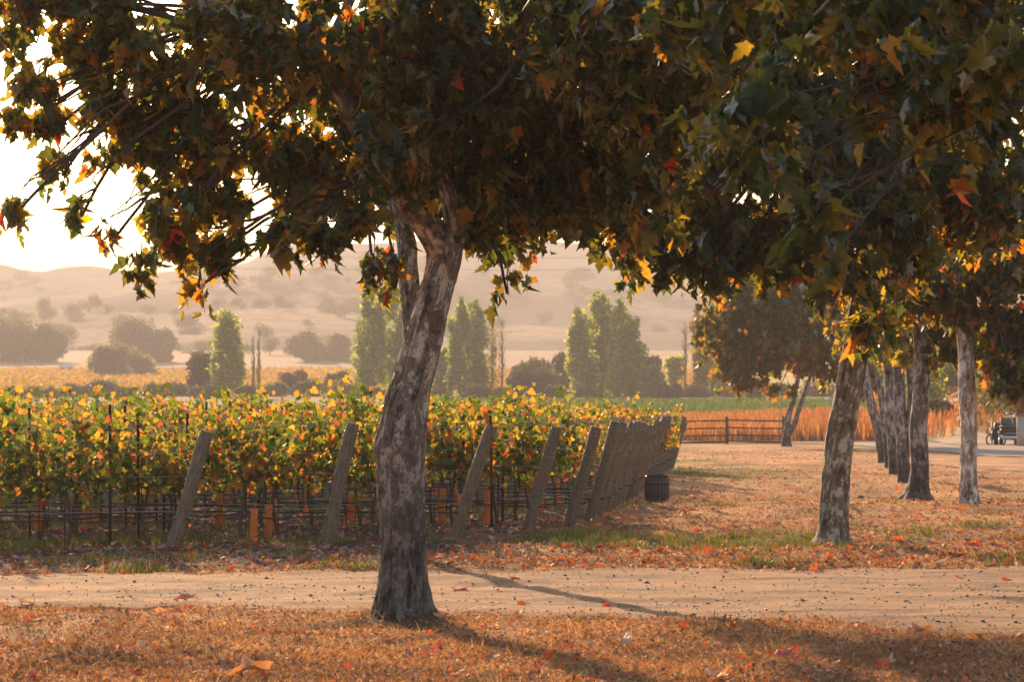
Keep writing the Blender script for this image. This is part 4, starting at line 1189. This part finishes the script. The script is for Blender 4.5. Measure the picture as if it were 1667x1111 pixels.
def blob_shape(cs, rs, hollow=.5):
    cs, rs = np.array(cs, float), np.array(rs, float)
    def f(r, n):
        w = rs.prod(1) ** .67; i = r.choice(len(cs), n, p=w / w.sum())
        d = unit(r.normal(size=(n, 3)))
        u = r.uniform(hollow, 1, (n, 1)) ** .5
        lum = 1 + .22 * fbm(d[:, 0] * 2.2 + i * 3, d[:, 1] * 2.2, d[:, 2] * 2.2 + i, 3)
        p = cs[i] + d * rs[i] * u * lum[:, None]
        return p, d
    return f

def poplar_shape(h, w, seed, sparse=False):
    g = np.random.default_rng(seed)
    cs, rs = [], []
    nst = 30
    for k in range(nst):
        z = h * (.08 + .88 * (k / nst)) ; t = z / h
        env = w / 2 * (1.0 - .12 * abs(t - .35) * 2) * (1 - max(0, (t - .7) / .3) ** 1.6 * .85)
        a_ = g.uniform(0, 6.28); rr = g.uniform(.3, .75) * env
        cs.append((rr * math.cos(a_), rr * math.sin(a_), z)); q = env * g.uniform(.26, .5)
        rs.append((q, q, q * g.uniform(1.5, 2.6)))
    return blob_shape(cs, rs, .35)

GP = np.array([[.07, .13, .025], [.15, .23, .04], [.26, .32, .05], [.36, .36, .07]])
YP = np.array([[.15, .13, .04], [.24, .18, .05], [.28, .17, .05], [.12, .11, .04]])
DP = np.array([[.028, .035, .018], [.045, .045, .024], [.055, .05, .03]])
OP = np.array([[.03, .036, .02], [.05, .055, .025], [.09, .08, .035]])
RP = np.array([[.05, .035, .028], [.065, .045, .03], [.04, .035, .025]])
SP_ = np.array([[.12, .11, .06], [.16, .13, .075], [.09, .085, .045]])
FTRUNK = simple_mat('far_bark', (.13, .10, .075), .95, .3, 2)
W3, W4 = np.ones(3), np.ones(4)

def far_tree(name, label, px, by, ty, w, D, palette, kind='round', seed=0, n=5000, size=None, group=None, cat='tree'):
    x = (px - 833.5) / F * D
    z = float(gz(x, D)) if D < 870 else None
    if z is None:
        z = EYE + (660 - by) / F * D
    top = EYE + (660 - ty) / F * D
    h = max(top - z, 1.0); wm = w / F * D
    rt = link(name, None, label=label, cat=cat, group=group, loc=(x, D, z))
    tb = MB(); 
    if kind == 'poplar':
        tb.tube([(0, 0, -.2), (.05, 0, h * .4), (0, 0, h * .9)], [.3, .18, .05], 8, False)
        m = clump_mesh('crown', poplar_shape(h * 1.05, wm * 1.18, seed), n, size or .5, palette, np.ones(len(palette)), seed)
    elif kind == 'bare':
        tb.tube([(0, 0, -.2), (.1, 0, h * .5), (0, 0, h)], [.16, .1, .02], 7, False)
        g = np.random.default_rng(seed)
        for q in range(60):
            z0 = h * g.uniform(.08, .93); a_ = g.uniform(0, 6.28); l = (1 - z0 / h * .7) * h * .13
            dx, dy = math.cos(a_), math.sin(a_)
            tb.tube([(0, 0, z0), (dx * wm * .3, dy * wm * .3, z0 + l * .7), (dx * wm * .45, dy * wm * .45, z0 + l * 1.6)], [.04, .025, .008], 3, False)
        m = clump_mesh('crown', poplar_shape(h, wm, seed), n, .3, palette, np.ones(len(palette)), seed) if n else None
    else:
        g = np.random.default_rng(seed); cs, rs = [], []
        zc = h * .55 if kind == 'round' else h * .42
        for q in range(12):
            a_ = g.uniform(0, 6.28); rr = g.uniform(.15, .6) * wm / 2
            zz = zc + g.uniform(-.38, .22) * h * (1 - rr / wm)
            q_ = g.uniform(.30, .48) * wm / 2 * 1.15
            cs.append((rr * math.cos(a_), rr * math.sin(a_), zz)); rs.append((q_, q_, min(q_ * g.uniform(.7, 1.1), max(h - zz, h * .2))))
        tb.tube([(0, 0, -.2), (0, 0, h * .45)], [wm * .04, wm * .02], 7, False)
        if kind == 'round':
            for q in range(4):
                tb.tube([(0, 0, h * .2), tuple(np.array(cs[q]) * [1, 1, .95])], [wm * .02, wm * .008], 5, False)
        m = clump_mesh('crown', blob_shape(cs, rs, .3), n, size or .5, palette, np.ones(len(palette)), seed)
    link('trunk', tb.mesh('trunk', FTRUNK), rt)
    if m: link('crown', m, rt, kind='stuff')
    return rt

G = 'poplars across the valley floor'
far_tree('poplar_tree', 'bright green poplar standing alone at the left, beside a dark round tree', 370, 640, 510, 56, 385, GP, 'poplar', 1, 7000, group=G)
far_tree('poplar_tree', 'broad dark poplar left half of the pair just left of the large trunk', 604, 646, 478, 52, 400, GP[:3], 'poplar', 2, 7000, group=G)
far_tree('poplar_tree', 'tall dark poplar partly hidden by the large foreground trunk', 645, 646, 466, 56, 405, GP[:3], 'poplar', 3, 7000, group=G)
far_tree('poplar_tree', 'short dark poplar low behind the right side of the large trunk', 722, 646, 570, 30, 410, GP[:2], 'poplar', 4, 3000, group=G)
far_tree('poplar_tree', 'slim green poplar just right of the large trunk, left of its twin', 748, 645, 487, 36, 400, GP[:3], 'poplar', 5, 6000, group=G)
far_tree('poplar_tree', 'green poplar right of the large trunk, right one of the twins', 771, 642, 490, 40, 404, GP[:3], 'poplar', 6, 6000, group=G)
far_tree('poplar_tree', 'thin yellow half-bare poplar beside a leafless one', 800, 640, 528, 24, 410, YP, 'bare', 7, 1200, group=G)
far_tree('poplar_tree', 'leafless brown poplar right of the thin yellow poplar', 817, 640, 515, 15, 412, YP, 'bare', 8, 150, group=G)
far_tree('poplar_tree', 'shorter wide green poplar, leftmost of the central group of four', 946, 645, 505, 48, 395, GP, 'poplar', 9, 7000, group=G)
far_tree('poplar_tree', 'tallest green poplar in the central group of four', 978, 647, 474, 50, 402, GP[:3], 'poplar', 10, 8000, group=G)
far_tree('poplar_tree', 'yellow-green poplar third in the central group of four', 1008, 647, 486, 38, 398, GP[1:], 'poplar', 12, 6000, group=G)
far_tree('poplar_tree', 'lower green poplar, rightmost of the central group of four', 1028, 650, 520, 46, 392, GP[:3], 'poplar', 13, 7000, group=G)
far_tree('conifer_shrub', 'small green cone-shaped shrub right of the central poplars', 1063, 655, 597, 26, 385, GP[:2], 'poplar', 14, 3000, cat='shrub')
far_tree('poplar_tree', 'leafless brown poplar standing between the central and right poplars', 1115, 645, 520, 13, 400, YP, 'bare', 15, 120, group=G)
far_tree('poplar_tree', 'sparse orange-tinged poplar at the left of the right-hand poplars', 1138, 645, 500, 30, 400, YP, 'poplar', 16, 4200, .45, group=G)
far_tree('poplar_tree', 'narrow dark green poplar in the middle of the right-hand poplars', 1160, 645, 488, 22, 404, GP[:2], 'poplar', 17, 4200, group=G)
far_tree('poplar_tree', 'short green poplar half hidden by the small sycamore crown', 1178, 645, 508, 28, 400, GP[:3], 'poplar', 18, 4200, group=G)
far_tree('poplar_tree', 'left one of two bare poplars right of the lone green poplar', 412, 640, 545, 8, 400, YP, 'bare', 19, 60, group=G)
far_tree('poplar_tree', 'right one of two bare poplars right of the lone green poplar', 421, 640, 532, 9, 401, YP, 'bare', 20, 60, group=G)
G = 'round trees across the valley floor'
far_tree('dark_tree', 'dark round tree touching the left side of the lone green poplar', 322, 636, 556, 66, 395, RP, 'round', 30, 6000, group=G)
far_tree('dark_tree', 'wide dark dome-shaped tree left of the central poplars', 868, 645, 588, 98, 395, DP, 'bush', 31, 6500, group=G)
far_tree('oak_tree', 'hazy brown tree behind the wide dark dome-shaped tree', 864, 640, 568, 66, 430, OP, 'round', 32, 4000, group=G)
far_tree('dark_tree', 'dark reddish tree against the left side of the central poplars', 918, 640, 563, 50, 420, RP, 'round', 33, 4500, group=G)
far_tree('dark_tree', 'dark tree behind the right side of the central poplars', 1056, 642, 566, 52, 418, DP, 'round', 34, 4500, group=G)
far_tree('willow_tree', 'airy pale green tree right of the central poplars', 1098, 642, 569, 48, 420, GP[1:], 'round', 35, 2600, group=G)
far_tree('oak_tree', 'wide tan hazy tree in the field at the left', 180, 610, 542, 84, 640, SP_, 'bush', 36, 5000, .8, group=G)
far_tree('oak_tree', 'lower tan hazy tree joined to the right of the wide tan tree', 225, 608, 562, 80, 660, SP_, 'bush', 37, 4000, .8, group=G)
BUSH_L = ['olive scrub clump at the far left edge above the vine tops', 'long dark scrub clump under the farm trailer at the left', 'brownish scrub clump below the wide tan tree', 'low dusty scrub clump below the right side of the wide tan tree', 'small olive scrub clump between the tan trees and the dark round tree', 'scrub clump below the left of the dark round tree', 'scrub clump at the foot of the dark round tree', 'scrub clump at the foot of the lone green poplar', 'scrub clump right below the two bare poplars', 'scrub clump right of the two bare poplars, below the dark rounded bush', '', '', 'scrub clump between the dark rounded bush and the poplar pair', 'scrub clump at the left foot of the poplar pair', 'scrub clump at the right foot of the poplar pair', 'scrub clump just right of the large trunk', 'scrub clump at the foot of the twin poplars', 'scrub clump under the leafless poplar right of the twins', 'small scrub clump at the foot of the dark dome-shaped tree', 'small scrub clump between the dome-shaped tree and the central poplars', 'scrub clump at the foot of the leftmost central poplar', 'scrub clump at the foot of the rightmost central poplars', 'scrub clump below the airy pale green tree', 'scrub clump at the foot of the sparse orange-tinged poplar', 'scrub clump at the right foot of the right-hand poplars', 'scrub clump seen under the left edge of the small sycamore crown', 'scrub clump left of the small forked sycamore trunk', 'scrub clump seen right of the small forked sycamore trunk', 'scrub clump seen left of the leaning sycamore trunk']
for q, (px, by, ty, w) in enumerate([(20, 560, 500, 120), (80, 560, 512, 70), (214, 565, 495, 110), (500, 574, 535, 80), (548, 566, 528, 60), (262, 552, 515, 60)]):
    far_tree('oak_tree', ['wide hazy oak mass at the far left edge below the hill crest', 'hazy oak right of the far-left tree mass', 'large hazy oak dome above the wide tan tree', 'low hazy oak dome left of the poplar pair', 'hazy oak just left behind the poplar pair', 'small hazy oak right of the large hazy dome'][q], px, by, ty, w, 845, OP, 'bush', 400 + q, 6500, 1.0, group='large hazy oaks below the hills')
bushes = [(20, 650, 634, 60), (70, 650, 628, 70), (125, 648, 626, 60), (165, 648, 618, 60), (205, 648, 632, 40), (250, 650, 620, 50), (290, 652, 624, 70), (330, 652, 630, 60), (395, 655, 628, 50), (450, 650, 622, 60), (478, 636, 592, 52),
          (545, 630, 588, 44), (500, 652, 618, 60), (560, 655, 620, 60), (600, 658, 632, 60), (690, 655, 628, 60), (780, 652, 628, 50), (820, 655, 632, 50), (862, 650, 626, 30), (905, 650, 630, 40), (960, 652, 636, 60), (1020, 652, 634, 60),
          (1090, 652, 622, 50), (1130, 650, 625, 50), (1190, 652, 622, 60), (1230, 652, 610, 50), (1270, 650, 622, 60), (1330, 650, 620, 80), (1400, 648, 620, 80)]
plz = ['olive', 'dark', 'dusty', 'brownish']
for i, (px, by, ty, w) in enumerate(bushes):
    P_ = [OP, DP, SP_, RP][(i * 5 + 1) % 4] if i not in (10, 11) else RP
    if i == 10: lb = 'dark rounded bush right of the two bare poplars'
    elif i == 11: lb = 'dark tall bush left of the poplar pair by the large trunk'
    else: lb = BUSH_L[i]
    far_tree('bush', lb, px, by, ty, w, 372 + (i * 13) % 40 if i not in (10, 11) else 430, P_, 'bush', 50 + i, 2200, .45, 'bushes in the hedge line' if i not in (10, 11) else 'dark bushes by the poplars', 'bush')

SHL = ['right above the leftmost receding trunks', 'second from the left behind the receding trunks', 'beside the bend of the dirt track', 'low and close, left of the dirt track', 'broad and dark above the utility cart', 'behind the pale post at the edge', 'at the very right edge of the slope', 'high on the slope behind the pale trunk', 'far up behind the receding trunks', 'farthest left on the slope top', 'largest, at the top of the dirt track', 'closest to the utility cart', 'highest, on the skyline at the right']
# scrub line on the right slope and behind the row
for i, (px, D_, w, h) in enumerate([(1450, 230, 4, 4), (1500, 220, 5, 5), (1535, 260, 6, 6), (1520, 180, 2.5, 1.8), (1600, 240, 8, 7), (1640, 170, 5, 5), (1680, 160, 7, 7), (1575, 300, 8, 8), (1480, 330, 9, 8), (1420, 340, 8, 7), (1540,330,10,9), (1660,150,4,4.5), (1620,330,10,10)]):
    x = (px - 833.5) / F * D_
    z = float(gz(x, D_))
    by = 660 + (EYE - z) / D_ * F; ty = by - h / D_ * F
    far_tree('bush', 'olive shrub on the right slope, ' + SHL[i], px, by, ty, w / D_ * F, D_, [OP, GP, SP_][i % 3], 'bush', 120 + i, 3200, .32, 'shrubs on the right slope', 'bush')

# oaks on the hills
oak_me = []
for s in range(5):
    g = np.random.default_rng(200 + s); cs, rs = [], []
    for q in range(9):
        a_ = g.uniform(0, 6.28); rr = g.uniform(0, .33)
        cs.append((rr * math.cos(a_), rr * math.sin(a_), .52 + g.uniform(-.2, .2))); q_ = g.uniform(.16, .26); rs.append((q_, q_, q_ * .8))
    oak_me.append(clump_mesh('crown', blob_shape(cs, rs, .3), 1500, .055, OP, W3, 300 + s))
tbm = MB(); tbm.tube([(0, 0, -.05), (0, 0, .4)], [.03, .02], 6, False); oak_tr = tbm.mesh('trunk', FTRUNK)
def hill_z(x, y):
    z = float(gz(x, y))
    for f, a0, a1 in ((H1, 880, 1600), (H2, 1330, 2290), (H3, 1750, 3200)):
        if a0 <= y <= a1: z = max(z, float(f(np.array(x), np.array(y))))
    return z
oaks = [(-10, 500, 50, 1180), (25, 512, 54, 1200), (80, 508, 36, 1190), (118, 505, 44, 1210), (70, 492, 40, 1290), (4, 495, 18, 1280), (175, 495, 22, 1290), (205, 522, 56, 1150), (30, 556, 80, 1000), (78, 558, 58, 1020), (210, 556, 84, 1010), (262, 532, 34, 1100), (285, 505, 26, 1280),
        (355, 510, 38, 1280), (392, 512, 30, 1270), (425, 510, 44, 1280), (487, 490, 26, 1600), (450, 512, 34, 1260), (500, 527, 20, 1150), (490, 572, 72, 960), (548, 562, 60, 1000), (555, 500, 40, 1500), (530, 492, 36, 1550), (580, 512, 44, 1300), (145, 505, 40, 1290),
        (885, 505, 38, 1500), (820, 492, 30, 1620), (790, 470, 44, 1660), (1070, 470, 60, 1640), (1070, 530, 44, 1350), (940, 470, 50, 1660), (700, 470, 60, 1640), (600, 455, 60, 1660), (440, 470, 40, 1620), (340, 480, 34, 1700), (380, 476, 44, 1600), (300, 480, 30, 1600), (1150, 500, 50, 1500), (1200, 540, 60, 1250), (760, 540, 40, 1250), (110, 548, 50, 1050), (150, 552, 40, 1030), (10, 528, 50, 1120), (330, 560, 60, 960), (290, 556, 36, 1000), (400, 566, 30, 950), (430, 545, 40, 1080), (380, 540, 24, 1100), (240, 498, 30, 1290), (620, 530, 50, 1200)]
for i in range(34):
    cx0, D0_ = random.uniform(-60, 1300), random.choice([960, 1060, 1180, 1280, 1420, 1500, 1600, 1680, 1900, 2100, 2300]) * random.uniform(.95, 1.03)
    for q in range(random.choice([1, 2, 4, 6])):
        oaks.append((cx0 + random.gauss(0, 34), 0, random.uniform(12, 44) * (1.1 if D0_ < 1300 else .8), D0_ * random.uniform(.98, 1.02)))
for i, (px, by, w, D_) in enumerate(oaks):
    x = (px - 833.5) / F * D_; s = w * 1.15 / F * D_
    rt = link('oak_tree', None, cat='tree', loc=(x, D_, hill_z(x, D_) - random.uniform(.12, .25) * s), rot=(0, 0, random.uniform(0, 6)), scale=(s * random.uniform(1, 1.35), s, s * random.uniform(.6, 1.0)))
    reg = 'left of the dark round tree' if px < 300 else 'between the lone green poplar and the large trunk' if px < 590 else 'behind the twin poplars right of the large trunk' if px < 900 else 'behind and right of the central poplars'
    tone = ('broad' if w > 40 else 'small') if D_ < 1320 else ('faint' if D_ < 1800 else 'very faint')
    rt['label'] = f"{tone} hazy oak {'low' if D_ < 1320 else 'high'} on the hills, {reg}"
    rt['group'] = f"{tone} {'low' if D_ < 1320 else 'high'} hill oaks {reg}"
    link('crown', oak_me[i % 5], rt, kind='stuff'); link('trunk', oak_tr, rt)

# ------------------------------------------------------------------ crops: orange field, green field
def blades(name, x, y, h, w, lean, tint, mat, kinds='stuff', zoff=-.01):
    n = len(x); z = gz(x, y) + zoff
    a_ = rng.uniform(0, 6.28, n); c, s = np.cos(a_) * w / 2, np.sin(a_) * w / 2
    lx, ly = rng.normal(size=n) * lean * h, rng.normal(size=n) * lean * h
    V = np.stack([np.stack([x - c, y - s, z], -1), np.stack([x + c, y + s, z], -1),
                  np.stack([x + lx * .5 + c * .7, y + ly * .5 + s * .7, z + h * .6], -1), np.stack([x + lx, y + ly, z + h], -1), np.stack([x + lx * .5 - c * .7, y + ly * .5 - s * .7, z + h * .6], -1)], 1)
    T = np.array([[0, 1, 2], [0, 2, 4], [4, 2, 3]])[None] + (np.arange(n) * 5)[:, None, None]
    return mesh_tris(name, V.reshape(-1, 3), T.reshape(-1, 3), np.repeat(tint, 5, axis=0), (mat,))
CR = np.array([[.42, .16, .07], [.48, .21, .08], [.34, .12, .055], [.46, .28, .14], [.22, .15, .07]])
n = 34000
yy = rng.uniform(143, 205, n); ll = np.interp(yy, [143, 205], [.045, .02]); xx = rng.uniform(0, 1, n) * (32 - yy * ll) + yy * ll
keep = (xx / yy < .128 + .01 * rng.normal(size=n)) 
xx, yy = xx[keep], yy[keep]; n = len(xx)
hh_ = np.interp(xx / yy, [.03, .06, .1, .12], [.5, .7, 1.0, 1.0]) * rng.uniform(.6, 1.15, n)
me = blades('crop', xx, yy, hh_, np.full(n, .09), .16, pal(CR, np.ones(5), n), GRASS)
o = link('dry_crop', me, kind='stuff'); o['label'] = 'orange dried crop standing behind the rail fence'
n = 26000
xx = rng.uniform(17, 75, n); yy = rng.uniform(136, 340, n); k = (xx / yy > .118) & (fbm(xx * .2, yy * .1, 4, 3) > -.5)
tx_ = np.interp(yy, [130, 146, 158, 174, 190, 205, 225, 250, 285], [20.2, 20.6, 21.6, 24.3, 27, 29, 31.5, 33.2, 34.5])
k &= np.abs(xx - tx_) > 1.3
k &= ~((yy < 141) & (xx < 22)); xx, yy = xx[k], yy[k]; n = len(xx)
me = blades('grass', xx, yy, rng.uniform(.15, .6, n), np.full(n, .25), .6, pal(np.array([[.34, .17, .07], [.26, .12, .05], [.40, .24, .11], [.16, .14, .05]]), np.array([1, 1, .6, .6]), n), GRASS)
o = link('slope_grass', me, kind='stuff'); o['label'] = 'dry orange-brown grass on the slope at the right'
n = 16000
yy = 207 + np.floor(rng.uniform(0, 58, n)) * 2.5 + rng.normal(size=n) * .3; xx = rng.uniform(-.04, .125, n) * yy
me = blades('crop', xx, yy, rng.uniform(.2, .5, n), np.full(n, .35), .3, pal(np.array([[.06, .13, .03], [.09, .18, .04], [.12, .18, .05]]), np.ones(3), n), GRASS)
o = link('green_crop', me, kind='stuff'); o['label'] = 'bright green low crop in rows beyond the vineyard'
n = 14000
yy = 482 + np.floor(rng.uniform(0, 90, n)) * 3.2 + rng.normal(size=n) * .3; xx = rng.uniform(-.19, .06, n) * yy
me = blades('crop', xx, yy, rng.uniform(.5, 1.1, n), np.full(n, 1.2), .3, pal(np.array([[.50, .32, .05], [.42, .24, .05], [.34, .27, .06]]), np.ones(3), n), GRASS)
o = link('yellow_crop', me, kind='stuff'); o['label'] = 'golden crop in the field at the left below the hills'

# ------------------------------------------------------------------ ground cover
def px_of(x, y): return x / y * F + 833.5
def sample_ground(n, d0, d1, m=.3):
    # uniform over the visible wedge, thinning with distance
    u = rng.uniform(0, 1, n)
    y = 1 / (1 / d0 + (1 / d1 - 1 / d0) * u)
    x = rng.uniform(-.172, .172, n) * y
    return x, y
# dry grass
x, y = sample_ground(420000, 17.8, 120)
rm = road_mask(x, y); vm = vine_mask(x, y); gm = green_mask(x, y)
dens = fbm(x * 1.5, y * 1.5, 5, 3)
farroad = (y > 66) & (x > 12.5)
edge_ = np.exp(-np.minimum(y - road_near(x), road_far(x) - y) / .28)
keep = ((rm < rng.uniform(0, .5, len(x))) | (rng.random(len(x)) < edge_ * .55 + .003)) & (vm < .5) & (dens > -.7 + rng.normal(size=len(x)) * .3) & ~farroad
sm = sstep((y - 31.2) / .5) * sstep((1.2 - x) / 2.5)
keep &= (sm < rng.uniform(.1, 1, len(x)))
x, y, gm = x[keep], y[keep], gm[keep]; n = len(x)
h = rng.uniform(.015, .045, n) * (1 + (rng.random(n) < .04) * 1.6)
tn = pal(np.array([[.48, .28, .13], [.38, .21, .10], [.58, .40, .23], [.28, .16, .08], [.22, .18, .08]]), np.array([1, 1, .8, 1.1, .4]), n)
patch = .72 + .4 * sstep(.5 + fbm(x * 1.2, y * .9, 17, 3))
tn = tn * patch[:, None]
g = rng.random(n) < gm * 1.1
tn[g] = pal(np.array([[.09, .14, .03], [.14, .17, .04], [.2, .18, .06]]), np.ones(3), g.sum())
me = blades('grass', x, y, h, .003 + .00020 * y, 1.1, tn, GRASS)
link('dry_grass', me, kind='stuff')
# taller green tufts
cx_, cy_ = sample_ground(2200, 30, 110)
k = (green_mask(cx_, cy_) > .35) & (road_mask(cx_, cy_) < .1)
cx_, cy_ = cx_[k], cy_[k]
x = np.repeat(cx_, 46) + rng.normal(size=len(cx_) * 46) * .10 * (1 + np.repeat(cy_, 46) / 60); y = np.repeat(cy_, 46) + rng.normal(size=len(cx_) * 46) * .12 * (1 + np.repeat(cy_, 46) / 60); n = len(x)
me = blades('grass', x, y, rng.uniform(.04, .14, n), np.full(n, .013), .45, pal(np.array([[.08, .14, .03], [.13, .17, .035], [.20, .19, .06], [.3, .22, .1]]), np.array([1, 1, .6, .4]), n), GRASS)
link('green_grass', me, kind='stuff')

# crumbs of litter: small broken leaf pieces
def litter(n, d0, d1, size, P_, W, cond, templ, name, flat=.35):
    x, y = sample_ground(n, d0, d1); k = cond(x, y); x, y = x[k], y[k]; n = len(x)
    tip = np.stack([rng.normal(size=n), rng.normal(size=n), rng.normal(size=n) * flat], -1)
    nr = np.stack([rng.normal(size=n) * flat, rng.normal(size=n) * flat, np.ones(n)], -1)
    sz = size * rng.uniform(.4, 1.2, n)
    pos = np.stack([x, y, gz(x, y) + .012 + .15 * sz * rng.uniform(0, 1, n)], -1)
    V, T, C = scatter_leaves(templ, pos, frames(tip, nr), sz, pal(P_, W, n))
    link(name, mesh_tris(name, V, T, C, (DRYLEAF,)), kind='stuff')
DRY = np.array([[.30, .15, .07], [.22, .10, .05], [.42, .25, .14], [.50, .11, .05], [.55, .40, .28], [.13, .08, .05]])
def offroad(x, y):
    return (rng.random(len(x)) > road_mask(x, y) * (.985 - .6 * np.exp(-np.clip(np.minimum(y - road_near(x), road_far(x) - y), 0, 9) / .3))) & ~((y > 66) & (x > 12.5))
CH = [leaf_template([(0, 0), (.2, .35), (.6, .3), (1, 0)], .4, .5, .4), leaf_template([(0, 0), (.1, .2), (.7, .45), (.9, 0)], .4, -.5, -.2)]
litter(34000, 17.8, 36, .032, DRY, np.array([1.3, 1, .8, .35, .3, .8]), offroad, CH, 'leaf_litter', .5)
litter(30000, 31, 125, .048, DRY, np.array([1.3, 1.1, .5, .22, .2, 1.3]), offroad, CH, 'leaf_litter', .5)
def under(x, y): return offroad(x, y) & ((rng.random(len(x)) < np.clip(vine_mask(x, y) * .9 + np.exp(-((y - 35) / 2.5) ** 2) * .7 + .22 * (y > 31) + .03, 0, 1)))
litter(15000, 18.2, 110, .115, DRY, np.array([1, .8, .7, 1.0, .5, .3]), under, SYCL, 'fallen_leaf_litter', .45)

# individual fallen leaves
FP = np.array([[.55, .09, .04], [.42, .16, .06], [.50, .30, .16], [.30, .14, .07], [.62, .48, .36]])
FN = ['bright red', 'orange-brown', 'pale tan', 'dark brown', 'bleached']
fm = {}
for ti, (tv, tt) in enumerate(DRYT):
    for ci, c in enumerate(FP):
        fm[ti, ci] = mesh_tris('fallen_leaf', tv, tt, np.repeat(c[None], len(tv), 0), (DRYLEAF,))
def fallen(x, y, ci, size, label, group, rot=None):
    r_ = rot or (random.uniform(-.25, .25), random.uniform(-.2, .2), random.uniform(0, 6.28))
    o = link('fallen_leaf', fm[random.randrange(4), ci], loc=(x, y, float(gz(x, y)) + .03), rot=r_, scale=size)
    o['label'] = label; o['category'] = 'fallen leaf'; o['group'] = group
spec = [(547, 740, 0, 0), (436, 1034, 0, .13), (407, 1015, 0, .08), (700, 1070, 0, .15), (748, 963, 0, .2), (160, 1105, 3, .2), (430, 1098, 2, .3), (857, 986, 1, .16), (830, 947, 1, .16), (965, 1055, 4, .22), (1012, 1052, 4, .2), (975, 1066, 2, .14),
        (735, 886, 0, .17), (748, 895, 0, .16), (788, 892, 0, .18), (845, 897, 0, .2), (860, 900, 0, .2), (312, 970, 1, .2), (140, 932, 1, .2), (345, 903, 0, .14), (412, 888, 0, .16), (1505, 1035, 3, .2), (1450, 1078, 2, .2), (1340, 1088, 4, .2), (1255, 1070, 0, .2), (1275, 1068, 0, .15), (1165, 1107, 4, .25), (1560, 1065, 3, .25), (1640, 945, 0, .15), (25, 912, 4, .18), (70, 898, 1, .2), (35, 985, 4, .14)]
places = {547: 'on', }
for px, py, ci, sz in spec:
    if not sz: continue
    x, y = GX(px, py), GD(py)
    where = 'on the near dry grass' if y < float(road_near(x)) else ('on the gravel road' if y < float(road_far(x)) else 'on the dark verge before the vines')
    side = 'far left' if px < 300 else 'left of the large trunk' if px < 600 else 'just right of the large trunk' if px < 900 else 'near the middle right' if px < 1300 else 'towards the right edge'
    fallen(x, y, ci, sz, f'{FN[ci]} leaf {where}, {side}', f'{FN[ci]} leaves {where}, {side}')
cnt = 0
while cnt < 250:
    x, y = sample_ground(1, 18.5, 70); x, y = float(x[0]), float(y[0])
    px = px_of(x, y)
    if not (0 < px < 1667): continue
    r_ = float(road_mask(x, y)); v_ = float(vine_mask(x, y))
    if r_ > .3 and random.random() > .04: continue
    if y < 24.5 and random.random() > .22: continue
    if v_ > .5 and y > 42: continue
    near = y < float(road_near(x))
    where = 'on the near dry grass' if near else ('on the gravel road' if r_ > .3 else ('on the soil under the vines' if v_ > .5 else ('on the verge between road and vines' if px < 1000 else 'on the open ground right of the posts')))
    ci = int(rng.choice(5, p=[.36, .26, .16, .14, .08]))
    fallen(x, y, ci, random.uniform(.06, .12) * (1.25 if y > 45 else 1), f'small {FN[ci]} fallen leaf scattered {where}', f'{FN[ci]} fallen leaves {where}'); cnt += 1

# gravel stones on the road
n = 5200
x, y = sample_ground(n, 22, 32.5); k = road_mask(x, y) > .6; x, y = x[k], y[k]
k = rng.random(len(x)) < .35 + .5 * (fbm(x * .5, y * 2, 3, 2) > 0); x, y = x[k], y[k]; n = len(x)
ov = np.array([[1, 0, 0], [-1, 0, 0], [0, 1, 0], [0, -1, 0], [0, 0, .7], [0, 0, -.7]], float)
ot = np.array([[0, 2, 4], [2, 1, 4], [1, 3, 4], [3, 0, 4], [2, 0, 5], [1, 2, 5], [3, 1, 5], [0, 3, 5]])
s = np.exp(rng.normal(size=n) * .45) * .0068
V = ov[None] * s[:, None, None] * rng.uniform(.6, 1.3, (n, 6, 1)) + np.stack([x, y, gz(x, y) + .012 + s * .2], -1)[:, None]
T = ot[None] + (np.arange(n) * 6)[:, None, None]
ST = pal(np.array([[.10, .10, .115], [.16, .15, .15], [.30, .24, .18], [.07, .07, .08]]), np.ones(4), n)
sm_, nt = new_mat('gravel_stone'); out = nt.nodes.new('ShaderNodeOutputMaterial'); p = nt.nodes.new('ShaderNodeBsdfPrincipled'); p.inputs['Roughness'].default_value = .8
at = nt.nodes.new('ShaderNodeAttribute'); at.attribute_name = 'tint'; nt.links.new(at.outputs[0], p.inputs[0]); nt.links.new(p.outputs[0], out.inputs[0])
link('gravel_stones', mesh_tris('gravel', V.reshape(-1, 3), T.reshape(-1, 3), np.repeat(ST, 6, axis=0), (sm_,)), kind='stuff')

# distant utility line across the hill
UL = link('power_line', None, label='thin power cables crossing in front of the hazy hill behind the trunks', cat='power line', loc=(0, 620, 0))
for i, z0 in enumerate((31.5, 29.0)):
    m = MB(); t = np.linspace(-1, 1, 30); m.tube(np.stack([t * 110, 0 * t, z0 + 1.2 * t ** 2], -1), .035, 4, False)
    link('cable', m.mesh('cable', STEEL), UL)
for sx_ in (-1, 1):
    m = MB(); m.tube([(sx_ * 110, 0, 0), (sx_ * 110, 0, 34)], [.25, .15], 8); m.box((sx_ * 110, 0, 32.4), (.15, 2.2, .15)); link('pole', m.mesh('pole', WOOD_D), UL)
# pale trailer far off in the left field
p0 = PT(108, 604, 742); p0[2] = float(gz(p0[0], p0[1]))
rt = link('farm_trailer', None, label='tiny pale trailer at the far edge of the golden field on the left', cat='trailer', loc=tuple(p0))
m = MB(); m.box((0, 0, 1.3), (3.4, 2, .9)); m.box((.6, 0, 1.95), (1.8, 1.6, .5)); link('body', m.mesh('body', simple_mat('white_paint', (.75, .73, .7), .5, .1), False), rt)
for s_ in (-1, 1):
    m = MB(); m.tube([(s_ * .9, -1.1, .45), (s_ * .9, 1.1, .45)], .45, 12); link('wheel', m.mesh('wheel', RUB), rt)
print('meshes', len(bpy.data.objects))
